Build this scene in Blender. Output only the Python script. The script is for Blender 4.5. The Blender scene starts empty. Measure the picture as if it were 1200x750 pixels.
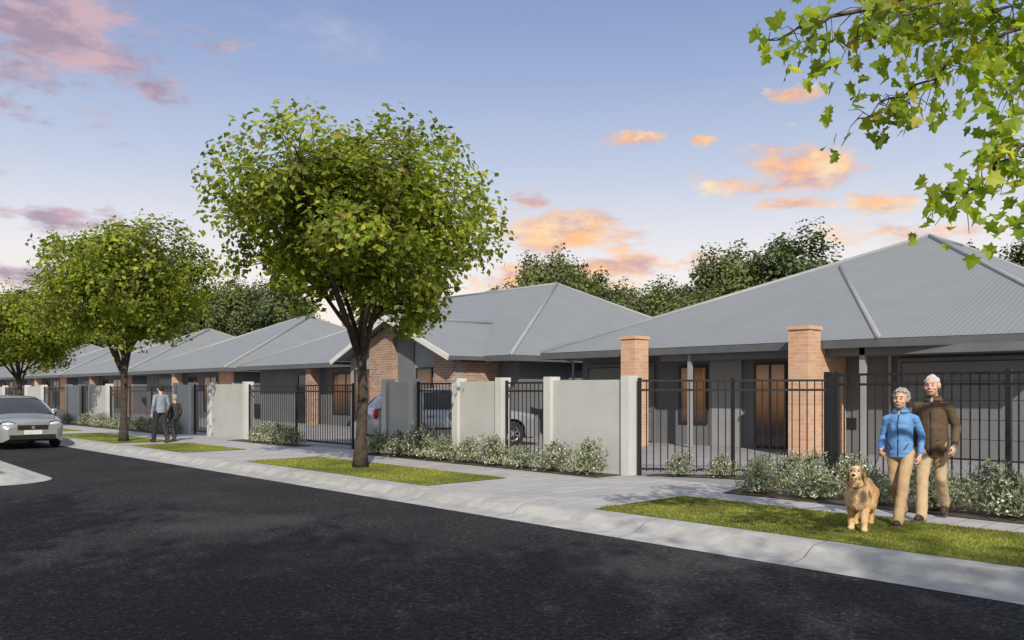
import bpy, bmesh, math, random
from mathutils import Vector, Matrix, noise
random.seed(11)
SC = bpy.context.scene
COL = SC.collection
PI = math.pi
R = math.radians
V = Vector

# ------------------------------------------------------------------ mesh helper
class MB:
    def __init__(s): s.v = []; s.f = []
    def add(s, vs, fs):
        n = len(s.v); s.v += [tuple(p) for p in vs]; s.f += [tuple(i + n for i in f) for f in fs]; return s
    def box(s, x0, x1, y0, y1, z0, z1):
        if x0 > x1: x0, x1 = x1, x0
        if y0 > y1: y0, y1 = y1, y0
        return s.add([(x0,y0,z0),(x1,y0,z0),(x1,y1,z0),(x0,y1,z0),(x0,y0,z1),(x1,y0,z1),(x1,y1,z1),(x0,y1,z1)],
                     [(0,3,2,1),(4,5,6,7),(0,1,5,4),(1,2,6,5),(2,3,7,6),(3,0,4,7)])
    def poly(s, pts): return s.add(pts, [tuple(range(len(pts)))])
    def beam(s, p, q, w, h):
        p = V(p); q = V(q); d = (q-p).normalized()
        side = d.cross(V((0,0,1)))
        side = side.normalized() if side.length > 1e-5 else V((1,0,0))
        up = side.cross(d).normalized()
        vs = []
        for c in (p, q):
            for a, b in ((-1,-1),(1,-1),(1,1),(-1,1)): vs.append(c + side*a*w/2 + up*b*h/2)
        return s.add(vs, [(0,1,2,3),(7,6,5,4),(0,4,5,1),(1,5,6,2),(2,6,7,3),(3,7,4,0)])
    def tube(s, pts, rad, n=8, cap=True):
        pts = [V(p) for p in pts]; vs = []; fs = []
        prev = None
        for i, p in enumerate(pts):
            d = (pts[min(i+1,len(pts)-1)] - pts[max(i-1,0)])
            d = d.normalized() if d.length > 1e-9 else V((0,0,1))
            if prev is None:
                a = d.cross(V((0,0,1)))
                if a.length < 1e-3: a = d.cross(V((1,0,0)))
            else:
                a = prev - d*prev.dot(d)
                if a.length < 1e-4: a = d.cross(V((1,0.3,0)))
            a.normalize(); prev = a
            b = d.cross(a)
            r = rad[i] if hasattr(rad, '__len__') else rad
            for k in range(n):
                t = 2*PI*k/n; vs.append(p + a*math.cos(t)*r + b*math.sin(t)*r)
        for i in range(len(pts)-1):
            for k in range(n):
                k2 = (k+1) % n; fs.append((i*n+k, i*n+k2, (i+1)*n+k2, (i+1)*n+k))
        if cap:
            fs.append(tuple(range(n-1,-1,-1))); fs.append(tuple((len(pts)-1)*n+k for k in range(n)))
        return s.add(vs, fs)
    def ell(s, c, rx, ry, rz, rot=None, nu=14, nv=9):
        c = V(c); vs = []; fs = []
        def pt(x, y, z):
            p = V((x*rx, y*ry, z*rz))
            if rot is not None: p = rot @ p
            return c + p
        vs.append(pt(0,0,-1))
        for i in range(1, nv):
            a = -PI/2 + PI*i/nv
            for k in range(nu):
                t = 2*PI*k/nu; vs.append(pt(math.cos(a)*math.cos(t), math.cos(a)*math.sin(t), math.sin(a)))
        vs.append(pt(0,0,1)); top = len(vs)-1
        for k in range(nu): fs.append((0, 1+(k+1)%nu, 1+k))
        for i in range(nv-2):
            for k in range(nu):
                a = 1+i*nu; b = a+nu; k2 = (k+1)%nu; fs.append((a+k, a+k2, b+k2, b+k))
        a = 1+(nv-2)*nu
        for k in range(nu): fs.append((a+k, a+(k+1)%nu, top))
        return s.add(vs, fs)
    def cap(s, p0, r0, p1, r1, sx=1, sy=1, n=14):
        p0 = V(p0); p1 = V(p1); d = (p1-p0); L = d.length; d.normalize()
        a = d.cross(V((0,1,0)))
        if a.length < 1e-2: a = d.cross(V((1,0,0)))
        a.normalize(); b = d.cross(a)
        rings = []
        for i in range(1, 5):
            t = -PI/2 + PI/2*i/4; rings.append((p0 + d*r0*math.sin(t), r0*math.cos(t), p0))
        for i in range(0, 4):
            t = PI/2*i/4; rings.append((p1 + d*r1*math.sin(t), r1*math.cos(t), p1))
        vs = [p0 - d*r0]; fs = []
        for c, r, o in rings:
            for k in range(n):
                t = 2*PI*k/n; off = a*math.cos(t)*r + b*math.sin(t)*r
                vs.append(c + V((off.x*sx, off.y*sy, off.z)))
        vs.append(p1 + d*r1)
        for k in range(n): fs.append((0, 1+(k+1)%n, 1+k))
        for i in range(len(rings)-1):
            for k in range(n):
                A = 1+i*n; B = A+n; k2 = (k+1)%n; fs.append((A+k, A+k2, B+k2, B+k))
        A = 1+(len(rings)-1)*n
        for k in range(n): fs.append((A+k, A+(k+1)%n, len(vs)-1))
        return s.add(vs, fs)
    def loft(s, secs, close=False):
        n = len(secs[0]); vs = [p for q in secs for p in q]; fs = []
        for i in range(len(secs)-1):
            for k in range(n-1 if not close else n):
                k2 = (k+1) % n; fs.append((i*n+k, i*n+k2, (i+1)*n+k2, (i+1)*n+k))
        return s.add(vs, fs)
    def mesh(s, name, off=(0,0,0), smooth=False):
        me = bpy.data.meshes.new(name)
        ox, oy, oz = off
        me.from_pydata([(x-ox, y-oy, z-oz) for x, y, z in s.v], [], s.f)
        if smooth: me.polygons.foreach_set('use_smooth', [True]*len(me.polygons))
        me.update(); return me
    def build(s, name, mat, parent=None, smooth=False, off=(0,0,0)):
        me = s.mesh(name, off, smooth); me.materials.append(mat)
        return link(name, me, parent)

def link(name, me, parent=None):
    o = bpy.data.objects.new(name, me); COL.objects.link(o)
    if parent is not None: o.parent = parent
    return o
def tag(o, label=None, cat=None, group=None, kind=None):
    if label: o['label'] = label
    if cat: o['category'] = cat
    if group: o['group'] = group
    if kind: o['kind'] = kind
    return o
def empty(name, loc, label, cat, group=None, rz=0):
    o = bpy.data.objects.new(name, None); COL.objects.link(o)
    o.location = loc; o.rotation_euler = (0,0,rz); o.empty_display_size = .2
    return tag(o, label, cat, group)
def struct(name, mb, mat, smooth=False):
    return tag(mb.build(name, mat, None, smooth), kind='structure')

# ------------------------------------------------------------------ materials
def nt(name):
    m = bpy.data.materials.new(name); m.use_nodes = True
    t = m.node_tree; return m, t, t.nodes, t.links, t.nodes['Principled BSDF']
def mix_col(N, L, fac, a, b):
    x = N.new('ShaderNodeMix'); x.data_type = 'RGBA'
    for sock, val in ((x.inputs[0], fac), (x.inputs[6], a), (x.inputs[7], b)):
        if hasattr(val, 'is_output'): L.new(val, sock)
        else: sock.default_value = val if not isinstance(val, tuple) else (*val[:3], 1)
    return x.outputs[2]
def math_n(N, L, op, *ins):
    x = N.new('ShaderNodeMath'); x.operation = op
    for i, v in enumerate(ins):
        if hasattr(v, 'is_output'): L.new(v, x.inputs[i])
        else: x.inputs[i].default_value = v
    return x.outputs[0]
def noise_n(N, L, vec, scale, detail=6, rough=.6):
    x = N.new('ShaderNodeTexNoise'); x.inputs['Scale'].default_value = scale
    x.inputs['Detail'].default_value = detail; x.inputs['Roughness'].default_value = rough
    if vec is not None: L.new(vec, x.inputs['Vector'])
    return x.outputs[0]
def mrange(N, L, val, a, b, c=0, d=1, smooth=True):
    x = N.new('ShaderNodeMapRange'); x.interpolation_type = 'SMOOTHSTEP' if smooth else 'LINEAR'
    L.new(val, x.inputs[0])
    for i, q in enumerate((a,b,c,d)): x.inputs[1+i].default_value = q
    return x.outputs[0]
def bump_n(N, L, P, h, strength, dist=.01):
    b = N.new('ShaderNodeBump'); b.inputs['Strength'].default_value = strength; b.inputs['Distance'].default_value = dist
    L.new(h, b.inputs['Height']); L.new(b.outputs[0], P.inputs['Normal'])
def M(name, c1, c2=None, scale=6, rough=.7, bump=0, bscale=40, metallic=0, spec=.4, coat=0, emit=None):
    m, t, N, L, P = nt(name)
    P.inputs['Roughness'].default_value = rough; P.inputs['Metallic'].default_value = metallic
    P.inputs['Specular IOR Level'].default_value = spec; P.inputs['Coat Weight'].default_value = coat
    tc = N.new('ShaderNodeTexCoord').outputs['Object']
    if c2 is None: c2 = tuple(x*.82 for x in c1)
    f = mrange(N, L, noise_n(N, L, tc, scale), .3, .7)
    L.new(mix_col(N, L, f, c1, c2), P.inputs['Base Color'])
    if bump: bump_n(N, L, P, noise_n(N, L, tc, bscale), bump)
    if emit:
        P.inputs['Emission Color'].default_value = (*emit[:3],1); P.inputs['Emission Strength'].default_value = emit[3]
    return m
def leaf_mat(name, cols, transl=.3, big=1.2, lo=.65, hi=1.3):
    m, t, N, L, P = nt(name)
    g = N.new('ShaderNodeNewGeometry')
    r = N.new('ShaderNodeValToRGB'); L.new(g.outputs['Random Per Island'], r.inputs[0])
    el = r.color_ramp.elements
    while len(el) < len(cols): el.new(.5)
    for i, c in enumerate(cols): el[i].position = c[0]; el[i].color = (*c[1],1)
    tc = N.new('ShaderNodeTexCoord').outputs['Object']
    f = mrange(N, L, noise_n(N, L, tc, big, 3), .35, .65, lo, hi)
    mul = N.new('ShaderNodeVectorMath'); mul.operation = 'SCALE'
    L.new(r.outputs[0], mul.inputs[0]); L.new(f, mul.inputs['Scale'])
    L.new(mul.outputs[0], P.inputs['Base Color']); P.inputs['Roughness'].default_value = .5
    P.inputs['Specular IOR Level'].default_value = .3
    tr = N.new('ShaderNodeBsdfTranslucent')
    m2 = N.new('ShaderNodeVectorMath'); m2.operation = 'MULTIPLY'; m2.inputs[1].default_value = (1.6,1.6,.6)
    L.new(mul.outputs[0], m2.inputs[0]); L.new(m2.outputs[0], tr.inputs[0])
    ms = N.new('ShaderNodeMixShader'); ms.inputs[0].default_value = transl
    L.new(P.outputs[0], ms.inputs[1]); L.new(tr.outputs[0], ms.inputs[2])
    L.new(ms.outputs[0], N['Material Output'].inputs[0])
    return m
def brick_mat(name, c1, c2, mortar, w=.24, h=.086, ms=.009):
    m, t, N, L, P = nt(name)
    tc = N.new('ShaderNodeTexCoord').outputs['Object']
    sp = N.new('ShaderNodeSeparateXYZ'); L.new(tc, sp.inputs[0])
    cb = N.new('ShaderNodeCombineXYZ'); L.new(math_n(N,L,'ADD',sp.outputs[0],sp.outputs[1]), cb.inputs[0]); L.new(sp.outputs[2], cb.inputs[1])
    b = N.new('ShaderNodeTexBrick'); L.new(cb.outputs[0], b.inputs['Vector'])
    b.inputs['Scale'].default_value = 1; b.inputs['Brick Width'].default_value = w; b.inputs['Row Height'].default_value = h
    b.inputs['Mortar Size'].default_value = ms; b.inputs['Color1'].default_value = (*c1,1); b.inputs['Color2'].default_value = (*c2,1)
    b.inputs['Mortar'].default_value = (*mortar,1)
    f = mrange(N,L,noise_n(N,L,tc,3.5),.3,.7,0,.25)
    L.new(mix_col(N,L,f,b.outputs[0],tuple(x*.55 for x in c1)), P.inputs['Base Color'])
    P.inputs['Roughness'].default_value = .85
    bump_n(N,L,P,math_n(N,L,'SUBTRACT',1.0,b.outputs['Fac']),.4,.005)
    return m
def paver_mat(name, c1, c2, mortar, w, h, ms=.008):
    m, t, N, L, P = nt(name)
    tc = N.new('ShaderNodeTexCoord').outputs['Object']
    b = N.new('ShaderNodeTexBrick'); L.new(tc, b.inputs['Vector'])
    b.inputs['Scale'].default_value = 1; b.inputs['Brick Width'].default_value = w; b.inputs['Row Height'].default_value = h
    b.inputs['Mortar Size'].default_value = ms; b.inputs['Color1'].default_value = (*c1,1); b.inputs['Color2'].default_value = (*c2,1)
    b.inputs['Mortar'].default_value = (*mortar,1)
    f = mrange(N,L,noise_n(N,L,tc,1.3,8),.35,.75,0,.5)
    c = mix_col(N,L,f,b.outputs[0],tuple(x*.6 for x in c1))
    L.new(c, P.inputs['Base Color']); P.inputs['Roughness'].default_value = .85
    bump_n(N,L,P,noise_n(N,L,tc,90),.25,.004)
    return m
def roof_mat(name, c):
    m, t, N, L, P = nt(name)
    tc = N.new('ShaderNodeTexCoord').outputs['Object']
    sp = N.new('ShaderNodeSeparateXYZ'); L.new(tc, sp.inputs[0])
    g = N.new('ShaderNodeNewGeometry'); sn = N.new('ShaderNodeSeparateXYZ'); L.new(g.outputs['True Normal'], sn.inputs[0])
    gt = math_n(N,L,'GREATER_THAN', math_n(N,L,'ABSOLUTE',sn.outputs[0]), math_n(N,L,'ABSOLUTE',sn.outputs[1]))
    co = math_n(N,L,'ADD', math_n(N,L,'MULTIPLY',gt,sp.outputs[1]), math_n(N,L,'MULTIPLY',math_n(N,L,'SUBTRACT',1.0,gt),sp.outputs[0]))
    w = math_n(N,L,'SINE', math_n(N,L,'MULTIPLY',co,2*PI/.115))
    f = mrange(N,L,w,-1,1,.0,.22,False)
    f2 = mrange(N,L,noise_n(N,L,tc,.9,6),.3,.7,0,.3)
    a = mix_col(N,L,f,c,tuple(x*.55 for x in c))
    L.new(mix_col(N,L,f2,a,tuple(x*.72 for x in c)), P.inputs['Base Color'])
    P.inputs['Roughness'].default_value = .5; P.inputs['Metallic'].default_value = .1
    bump_n(N,L,P,w,.22,.015)
    return m
def asphalt_mat():
    m, t, N, L, P = nt('asphalt')
    tc = N.new('ShaderNodeTexCoord').outputs['Object']
    a = mrange(N,L,noise_n(N,L,tc,18,7,.88),.43,.66,0,1)
    c = mix_col(N,L,a,(.009,.009,.011),(.075,.074,.077))
    b = mrange(N,L,noise_n(N,L,tc,.6,9,.7),.38,.64,0,.6)
    c = mix_col(N,L,b,c,(.013,.0135,.017))
    p = mrange(N,L,noise_n(N,L,tc,.32,4,.55),.52,.68,0,.3)
    c = mix_col(N,L,p,c,(.085,.085,.085))
    vo = N.new('ShaderNodeTexVoronoi'); vo.inputs['Scale'].default_value = 15; L.new(tc, vo.inputs['Vector'])
    s = mrange(N,L,vo.outputs['Distance'],.02,.2,.8,0)
    c = mix_col(N,L,s,c,(.20,.195,.19))
    L.new(c, P.inputs['Base Color']); P.inputs['Roughness'].default_value = .85
    P.inputs['Specular IOR Level'].default_value = .15
    bump_n(N,L,P,noise_n(N,L,tc,26,5),1.0,.03)
    return m
def concrete_mat():
    m, t, N, L, P = nt('kerb_concrete')
    tc = N.new('ShaderNodeTexCoord').outputs['Object']
    sp = N.new('ShaderNodeSeparateXYZ'); L.new(tc, sp.inputs[0])
    j = math_n(N,L,'FRACT', math_n(N,L,'MULTIPLY',sp.outputs[1],.5))
    jm = math_n(N,L,'LESS_THAN',j,.006)
    c = mix_col(N,L,mrange(N,L,noise_n(N,L,tc,4,8),.3,.7),(.38,.38,.375),(.27,.27,.27))
    c = mix_col(N,L,mrange(N,L,noise_n(N,L,tc,.9,8,.7),.5,.7,0,.5),c,(.18,.18,.175))
    c = mix_col(N,L,jm,c,(.12,.12,.12))
    L.new(c,P.inputs['Base Color']); P.inputs['Roughness'].default_value = .85
    bump_n(N,L,P,noise_n(N,L,tc,80),.2,.004)
    return m
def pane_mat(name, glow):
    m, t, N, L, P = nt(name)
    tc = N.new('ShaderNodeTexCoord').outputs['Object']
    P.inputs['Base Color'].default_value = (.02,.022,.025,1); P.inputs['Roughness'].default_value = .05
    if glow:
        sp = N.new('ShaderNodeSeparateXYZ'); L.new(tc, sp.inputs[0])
        up = mrange(N,L,sp.outputs[2],.3,1.5); dn = mrange(N,L,sp.outputs[2],2.3,1.6)  # warm room light painted into the pane, fading towards top and bottom
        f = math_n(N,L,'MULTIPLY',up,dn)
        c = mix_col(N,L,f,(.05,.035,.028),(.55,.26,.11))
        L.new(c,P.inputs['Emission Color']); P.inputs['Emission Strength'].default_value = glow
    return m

m_asph = asphalt_mat()
m_conc = concrete_mat()
m_pave = paver_mat('path_pavers',(.38,.375,.38),(.32,.32,.33),(.15,.15,.15),.6,.3)
m_yard = paver_mat('driveway_pavers',(.27,.265,.27),(.23,.225,.235),(.11,.11,.11),.4,.2)
m_soil = M('soil',(.09,.065,.045),(.045,.034,.026),9,.95,.8,30)
m_lawn = M('lawn_base',(.15,.175,.034),(.11,.135,.027),7,.95,.5,60)
m_ground = M('far_grass',(.08,.10,.03),(.05,.07,.02),.3,.95)
m_blade = leaf_mat('grass_blades',[(0,(.14,.175,.026)),(.4,(.205,.235,.042)),(.8,(.27,.27,.06)),(1,(.36,.31,.10))],.35,.8)
m_wall = M('painted_wall',(.44,.45,.445),(.39,.40,.395),1.5,.8,.15,60)
m_pill = M('painted_pillar',(.52,.53,.525),(.47,.48,.475),1.5,.8,.15,60)
m_black = M('black_steel',(.011,.011,.013),(.016,.016,.018),8,.45)
m_roof = roof_mat('corrugated_roof',(.215,.228,.235))
m_ridge = M('ridge_capping',(.27,.285,.295),(.235,.25,.26),2,.5)
m_fascia = M('fascia_paint',(.10,.105,.115),(.085,.09,.10),2,.5)
m_white = M('white_trim',(.62,.62,.60),(.55,.55,.53),2,.5)
m_soffit = M('soffit_board',(.38,.38,.38),None,2,.8)
m_slate = M('slate_render',(.15,.158,.168),(.125,.132,.142),1.2,.8,.1,60)
m_slate2 = M('pale_render',(.28,.29,.30),(.24,.25,.26),1.2,.8,.1,60)
m_gdoor = M('garage_panel',(.165,.172,.18),(.15,.156,.164),1.5,.55)
m_brick = brick_mat('orange_brick',(.62,.38,.24),(.51,.285,.17),(.54,.43,.34))
m_brick2 = brick_mat('mixed_brick',(.40,.24,.165),(.23,.14,.105),(.42,.36,.31))
m_frame = M('window_frame_metal',(.03,.03,.033),None,5,.4)
m_glow = pane_mat('painted_glow_pane',.26)  # pane emits the painted room glow itself, no lit interior behind
m_dark = pane_mat('dark_pane',0)
m_bark = M('bark',(.075,.058,.045),(.032,.026,.021),9,.95,1.0,24)
m_bark2 = M('pale_bark',(.12,.095,.072),(.05,.042,.034),9,.95,1.0,24)
m_leaf = leaf_mat('street_tree_leaf',[(0,(.095,.14,.02)),(.4,(.17,.225,.03)),(.8,(.27,.31,.045)),(1,(.44,.39,.075))],.5,.9,.5,1.4)
m_leafn = leaf_mat('near_leaf',[(0,(.16,.24,.035)),(.5,(.25,.33,.05)),(.9,(.34,.41,.07)),(1,(.55,.45,.09))],.58)
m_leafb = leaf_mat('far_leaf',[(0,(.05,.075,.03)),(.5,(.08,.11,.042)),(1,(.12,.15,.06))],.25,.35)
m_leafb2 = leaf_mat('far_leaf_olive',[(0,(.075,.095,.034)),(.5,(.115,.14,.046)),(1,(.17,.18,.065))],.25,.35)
m_shrub = leaf_mat('shrub_leaf',[(0,(.13,.15,.09)),(.5,(.23,.26,.165)),(1,(.38,.41,.29))],.25,3)
m_flower = M('white_petals',(.80,.79,.74),(.66,.66,.61),20,.8)

# ------------------------------------------------------------------ directions along the street plan
CA, SA = .734, .679
def W(a, b, z=.15): return (CA*a + SA*b, -SA*a + CA*b, z)

# ------------------------------------------------------------------ ground, road, kerb, path
g = MB(); g.poly([(-500,-500,-.03),(900,-500,-.03),(900,900,-.03),(-500,900,-.03)])
struct('ground', g, m_ground)
g = MB(); g.poly([(-40,-40,0),(7.15,-40,0),(7.15,160,0),(-40,160,0)])
struct('road', g, m_asph)
prof = [(7.1,.004),(7.3,.016),(7.42,.03),(7.52,.085),(7.6,.122),(7.7,.132),(7.9,.134),(7.9,-.02)]
g = MB(); g.loft([[(t,s,z) for t,z in prof] for s in range(-20,161,2)])
struct('kerb', g, m_conc)
g = MB(); g.poly([(7.9,-20,.13),(11.4,-20,.13),(11.4,160,.13),(7.9,160,.13)])
struct('footpath', g, m_pave)
g = MB(); g.poly([(11.4,-20,.126),(60,-20,.126),(60,160,.126),(11.4,160,.126)])
struct('driveway', g, m_yard)
def sheet(name, pts, z, mat):
    g = MB(); g.poly([(x,y,z) for x,y in pts]); return struct(name, g, mat)
sheet('garden_bed', [(10.4,-10),(13.9,-10),(13.9,6.6),(11.95,9.25),(11.6,9.2),(12.1,8.2),(12.3,7.5),(11.6,7.15),(10.45,6.9)], .138, m_soil)
sheet('garden_bed', [(10.7,9.5),(11.39,9.5),(11.39,17.0),(10.7,17.0)], .138, m_soil)
sheet('garden_bed', [(10.8,19.9),(11.39,19.9),(11.39,24.0),(10.8,24.0)], .138, m_soil)
sheet('garden_bed', [(10.7,28.5),(11.39,28.5),(11.39,60),(10.7,60)], .138, m_soil)
sheet('yard_lawn', [(14.2,-10),(17.4,-10),(17.4,4.2),(14.2,4.2)], .134, m_lawn)

def blades(n, inside, bounds, z, seed):
    rnd = random.Random(seed); g = MB(); x0,x1,y0,y1 = bounds; k = 0
    while k < n:
        x = rnd.uniform(x0,x1); y = rnd.uniform(y0,y1); k += 1
        if not inside(x,y): continue
        a = rnd.uniform(0,2*PI); h = rnd.uniform(.012,.028); w = rnd.uniform(.005,.010)
        lx, ly = rnd.gauss(0,.016), rnd.gauss(0,.016)
        g.add([(x-w*math.cos(a),y-w*math.sin(a),z),(x+w*math.cos(a),y+w*math.sin(a),z),(x+lx,y+ly,z+h)],[(0,1,2)])
    return g
lawns = [('front lawn strip beside the strolling couple and dog', 9.75, -8, 7.05, 46000),
         ('lawn strip under the largest street tree', 9.6, 10.5, 16.6, 24000),
         ('small lawn strip by the far walking pair', 9.5, 19.9, 23.4, 8000),
         ('lawn strip under the second street tree', 9.5, 24.6, 31.0, 9000),
         ('far lawn strip behind the oncoming parked car', 9.5, 33.0, 44.0, 9000)]
for lab, tb, s0, s1, n in lawns:
    sheet('lawn', [(7.88,s0),(tb,s0),(tb,s1),(7.88,s1)], .138, m_lawn)
    y0 = max(s0, .5)
    def ins(x,y,tb=tb,s1=s1):
        return x < tb - .03 + .05*noise.noise(V((x*3,y*3,1))) and y < s1 - .03 + .06*noise.noise(V((x*4,y*3,5)))
    tag(blades(n, ins, (7.88,tb+.04,y0,s1+.04), .136, n).build('grass', m_blade), 'green grass blades of the '+lab, 'grass', kind='stuff')
# opposite kerb corner
path = [(-40,16.2),(3.2,16.2)]
for i in range(1,9):
    a = -PI/2 + PI/2*i/8; path.append((3.4+1.0*math.cos(a), 17.2+1.0*math.sin(a)))
path += [(4.6,22),(4.7,26),(4.7,160)]
def offs(path, d):
    out = []
    for i,p in enumerate(path):
        q0 = V(path[max(i-1,0)]); q1 = V(path[min(i+1,len(path)-1)]); t = (q1-q0).normalized()
        out.append((p[0]-t.y*d, p[1]+t.x*d))
    return out
kp = [(0,.004),(.2,.016),(.3,.03),(.4,.085),(.48,.122),(.58,.132),(.72,.134),(.72,-.02)]
rows = [[(x,y,z) for (x,y) in offs(path,d)] for d,z in kp]
g = MB(); g.loft(rows); struct('kerb', g, m_conc)
inn = offs(path,.70)
g = MB(); g.poly([(x,y,.13) for x,y in inn]+[(-40,160,.13)]); struct('lawn', g, m_lawn)
tag(blades(9000, lambda x,y: x<3.62 and y>16.95 and not (x>2.9 and y<17.4 and (x-2.9)+(17.4-y)>.75), (0,3.62,16.95,23), .13, 5).build('grass', m_blade),
    'green grass blades on the kerbed corner at lower left', 'grass', kind='stuff')

# ------------------------------------------------------------------ trees
def leaf_diamond(g, c, n, a, L, w):
    b = n.cross(a).normalized()
    g.add([c, c+a*L*.45+b*w+n*w*.25, c+a*L, c+a*L*.45-b*w+n*w*.25], [(0,1,2),(0,2,3)])
LOBE = [(0,0),(.18,.22),(.5,.2),(.42,.42),(.62,.62),(.3,.66),(.22,.86),(0,1.05),(-.22,.86),(-.3,.66),(-.62,.62),(-.42,.42),(-.5,.2),(-.18,.22)]
def leaf_lobed(g, c, n, a, L, w):
    b = n.cross(a).normalized()
    vs = [c + b*x*L*.85 + a*y*L + n*(abs(x)*.18*L - y*y*.15*L) for x,y in LOBE]
    vs.append(c + a*.45*L); k = len(LOBE)
    g.add(vs, [(i,(i+1)%k,k) for i in range(k)])
def rv(rnd): 
    while True:
        v = V((rnd.uniform(-1,1),rnd.uniform(-1,1),rnd.uniform(-1,1)))
        if .05 < v.length < 1: return v.normalized()
def make_tree(seed, th, tr, cz, rad, ncl, per, lsize, crad, leaf=leaf_diamond, limbs=8, lump=.4, shell=.42, twig=.012, gap=-.36, limb_r=.5):
    rnd = random.Random(seed); T = MB(); G = MB()
    pts = []; rr = []
    for i in range(9):
        f = i/8; pts.append(V((.07*math.sin(f*3+seed)*f, .06*math.sin(f*4+seed*2)*f, th*f)))
        rr.append(tr*(1.45 if i==0 else 1.12 if i==1 else 1-.28*f))
    top = pts[-1]
    C = V((0,0,cz))
    T.tube(pts, rr, 12)
    samples = []; tips = []
    def limb(p0, p1, r0, r1, k=7, n=7, bow=.12):
        d = p1-p0; side = rv(rnd)*d.length*bow; ps = []; rs = []
        for i in range(k):
            f = i/(k-1); ps.append(p0 + d*f + side*math.sin(PI*f) + V((0,0,.08*d.length*math.sin(PI*f)))); rs.append(r0+(r1-r0)*f)
        T.tube(ps, rs, n); samples.extend(ps[2:]); tips.append(ps[-1]); tips.append(ps[-2]); return ps
    for i in range(limbs):
        a = 2*PI*i/limbs + rnd.uniform(-.3,.3); el = rnd.uniform(-.15,.9)
        e = C + V((math.cos(a)*math.cos(el)*rad[0]*.62, math.sin(a)*math.cos(el)*rad[1]*.62, math.sin(el)*rad[2]*.62))
        st = pts[rnd.choice((6,7,8))]
        ps = limb(st, e, tr*limb_r, tr*.12)
        for j in range(3):
            q = ps[rnd.choice((2,3,4))]; e2 = q + (e-st).normalized()*rad[0]*.24 + rv(rnd)*rad[0]*.3
            limb(q, e2, tr*.2, tr*.05, 5, 5)
    limb(top, C+V((0,0,rad[2]*.6)), tr*.7, tr*.1)
    centres = []
    for i in range(ncl):
        d = rv(rnd); q = rnd.random()**shell
        lum = 1 - lump*.5 + lump*1.25*noise.noise(d*1.9+V((seed*3.1,0,0))) + .14*noise.noise(d*5+V((0,seed,0)))
        if d.z < 0: lum *= .95
        c = C + V((d.x*rad[0],d.y*rad[1],d.z*rad[2]))*q*lum
        if noise.noise(c*.9+V((seed,7,3))) < gap: continue
        centres.append((c,True))
    for t in tips: centres += [(t+rv(rnd)*crad*.4,False),(t+rv(rnd)*crad*.6,False)]
    for c,tw in centres:
        if samples and twig and tw:
            s0 = min(samples, key=lambda s: (s-c).length_squared)
            T.tube([s0, (s0+c)/2+rv(rnd)*.08, c], [twig, twig*.7, twig*.4], 4, False)
        cr = crad*rnd.uniform(.6,1.25)
        for k in range(int(per*rnd.uniform(.6,1.3))):
            p = c + rv(rnd)*cr*(rnd.random()**.5); p.z -= abs(rnd.gauss(0,.08))*crad
            n = ((p-C).normalized()*.5 + V((0,0,.7)) + rv(rnd)*.8).normalized()
            a = n.cross(rv(rnd)); 
            if a.length < .05: continue
            a.normalize(); a = (a + V((0,0,-.25))).normalized()
            L = lsize*rnd.uniform(.65,1.3); leaf(G, p, n, a, L, L*.34)
    return T, G
def place_tree(protos, name, key, loc, rz, sc, label, cat, group):
    tm, cm = protos[key]
    o = empty(name, loc, label, cat, group, rz); o.scale = sc
    link('trunk', tm, o); link('crown', cm, o); return o
TP = {}
def proto(key, args, bark, leafm):
    T, G = make_tree(*args[0], **args[1])
    tm = T.mesh('trunk', smooth=True); tm.materials.append(bark)
    cm = G.mesh('crown'); cm.materials.append(leafm); TP[key] = (tm, cm)
proto('street', ((3,2.4,.11,4.72,(3.35,3.35,2.4),760,44,.13,.42),dict(lump=.46,gap=-.30,limb_r=.42)), m_bark, m_leaf)
proto('street2', ((8,2.4,.11,4.6,(3.0,3.0,2.35),600,42,.14,.45),dict(lump=.45,gap=-.32,limb_r=.42)), m_bark, m_leaf)
proto('shade', ((31,2.4,.12,4.6,(2.9,2.9,2.3),170,24,.16,.42),dict(lump=.45)), m_bark, m_leaf)
GT = 'street trees along the verge'
place_tree(TP,'street_tree','street',(8.86,13.8,.13),.6+PI,(1.03,1.03,1),'largest leafy street tree, on the lawn strip before the open fence','tree',GT)
place_tree(TP,'street_tree','street2',(8.4,25.4,.13),2.1,(.97,.97,.98),'mid sized street tree left of the far walking pair','tree',GT)
place_tree(TP,'street_tree','street',(8.4,37.2,.13),3.4,(.92,.92,.85),'smallest street tree, at the left edge beyond the silver sedan','tree',GT)
# trees out of frame behind the viewer, shading the road
place_tree(TP,'street_tree','shade',(-3.4,-3.0,0),.4,(1.25,1.25,1.6),'street tree on the near side casting shade over the front road','tree',GT)
place_tree(TP,'street_tree','shade',(-5.4,2.6,0),1.4,(1.2,1.2,1.6),'street tree on the near side shading the lower left road','tree',GT)
place_tree(TP,'street_tree','shade',(-.6,-7.2,0),2.9,(1.0,1.0,1.6),'street tree on the near side shading the lower right road','tree',GT)

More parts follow.
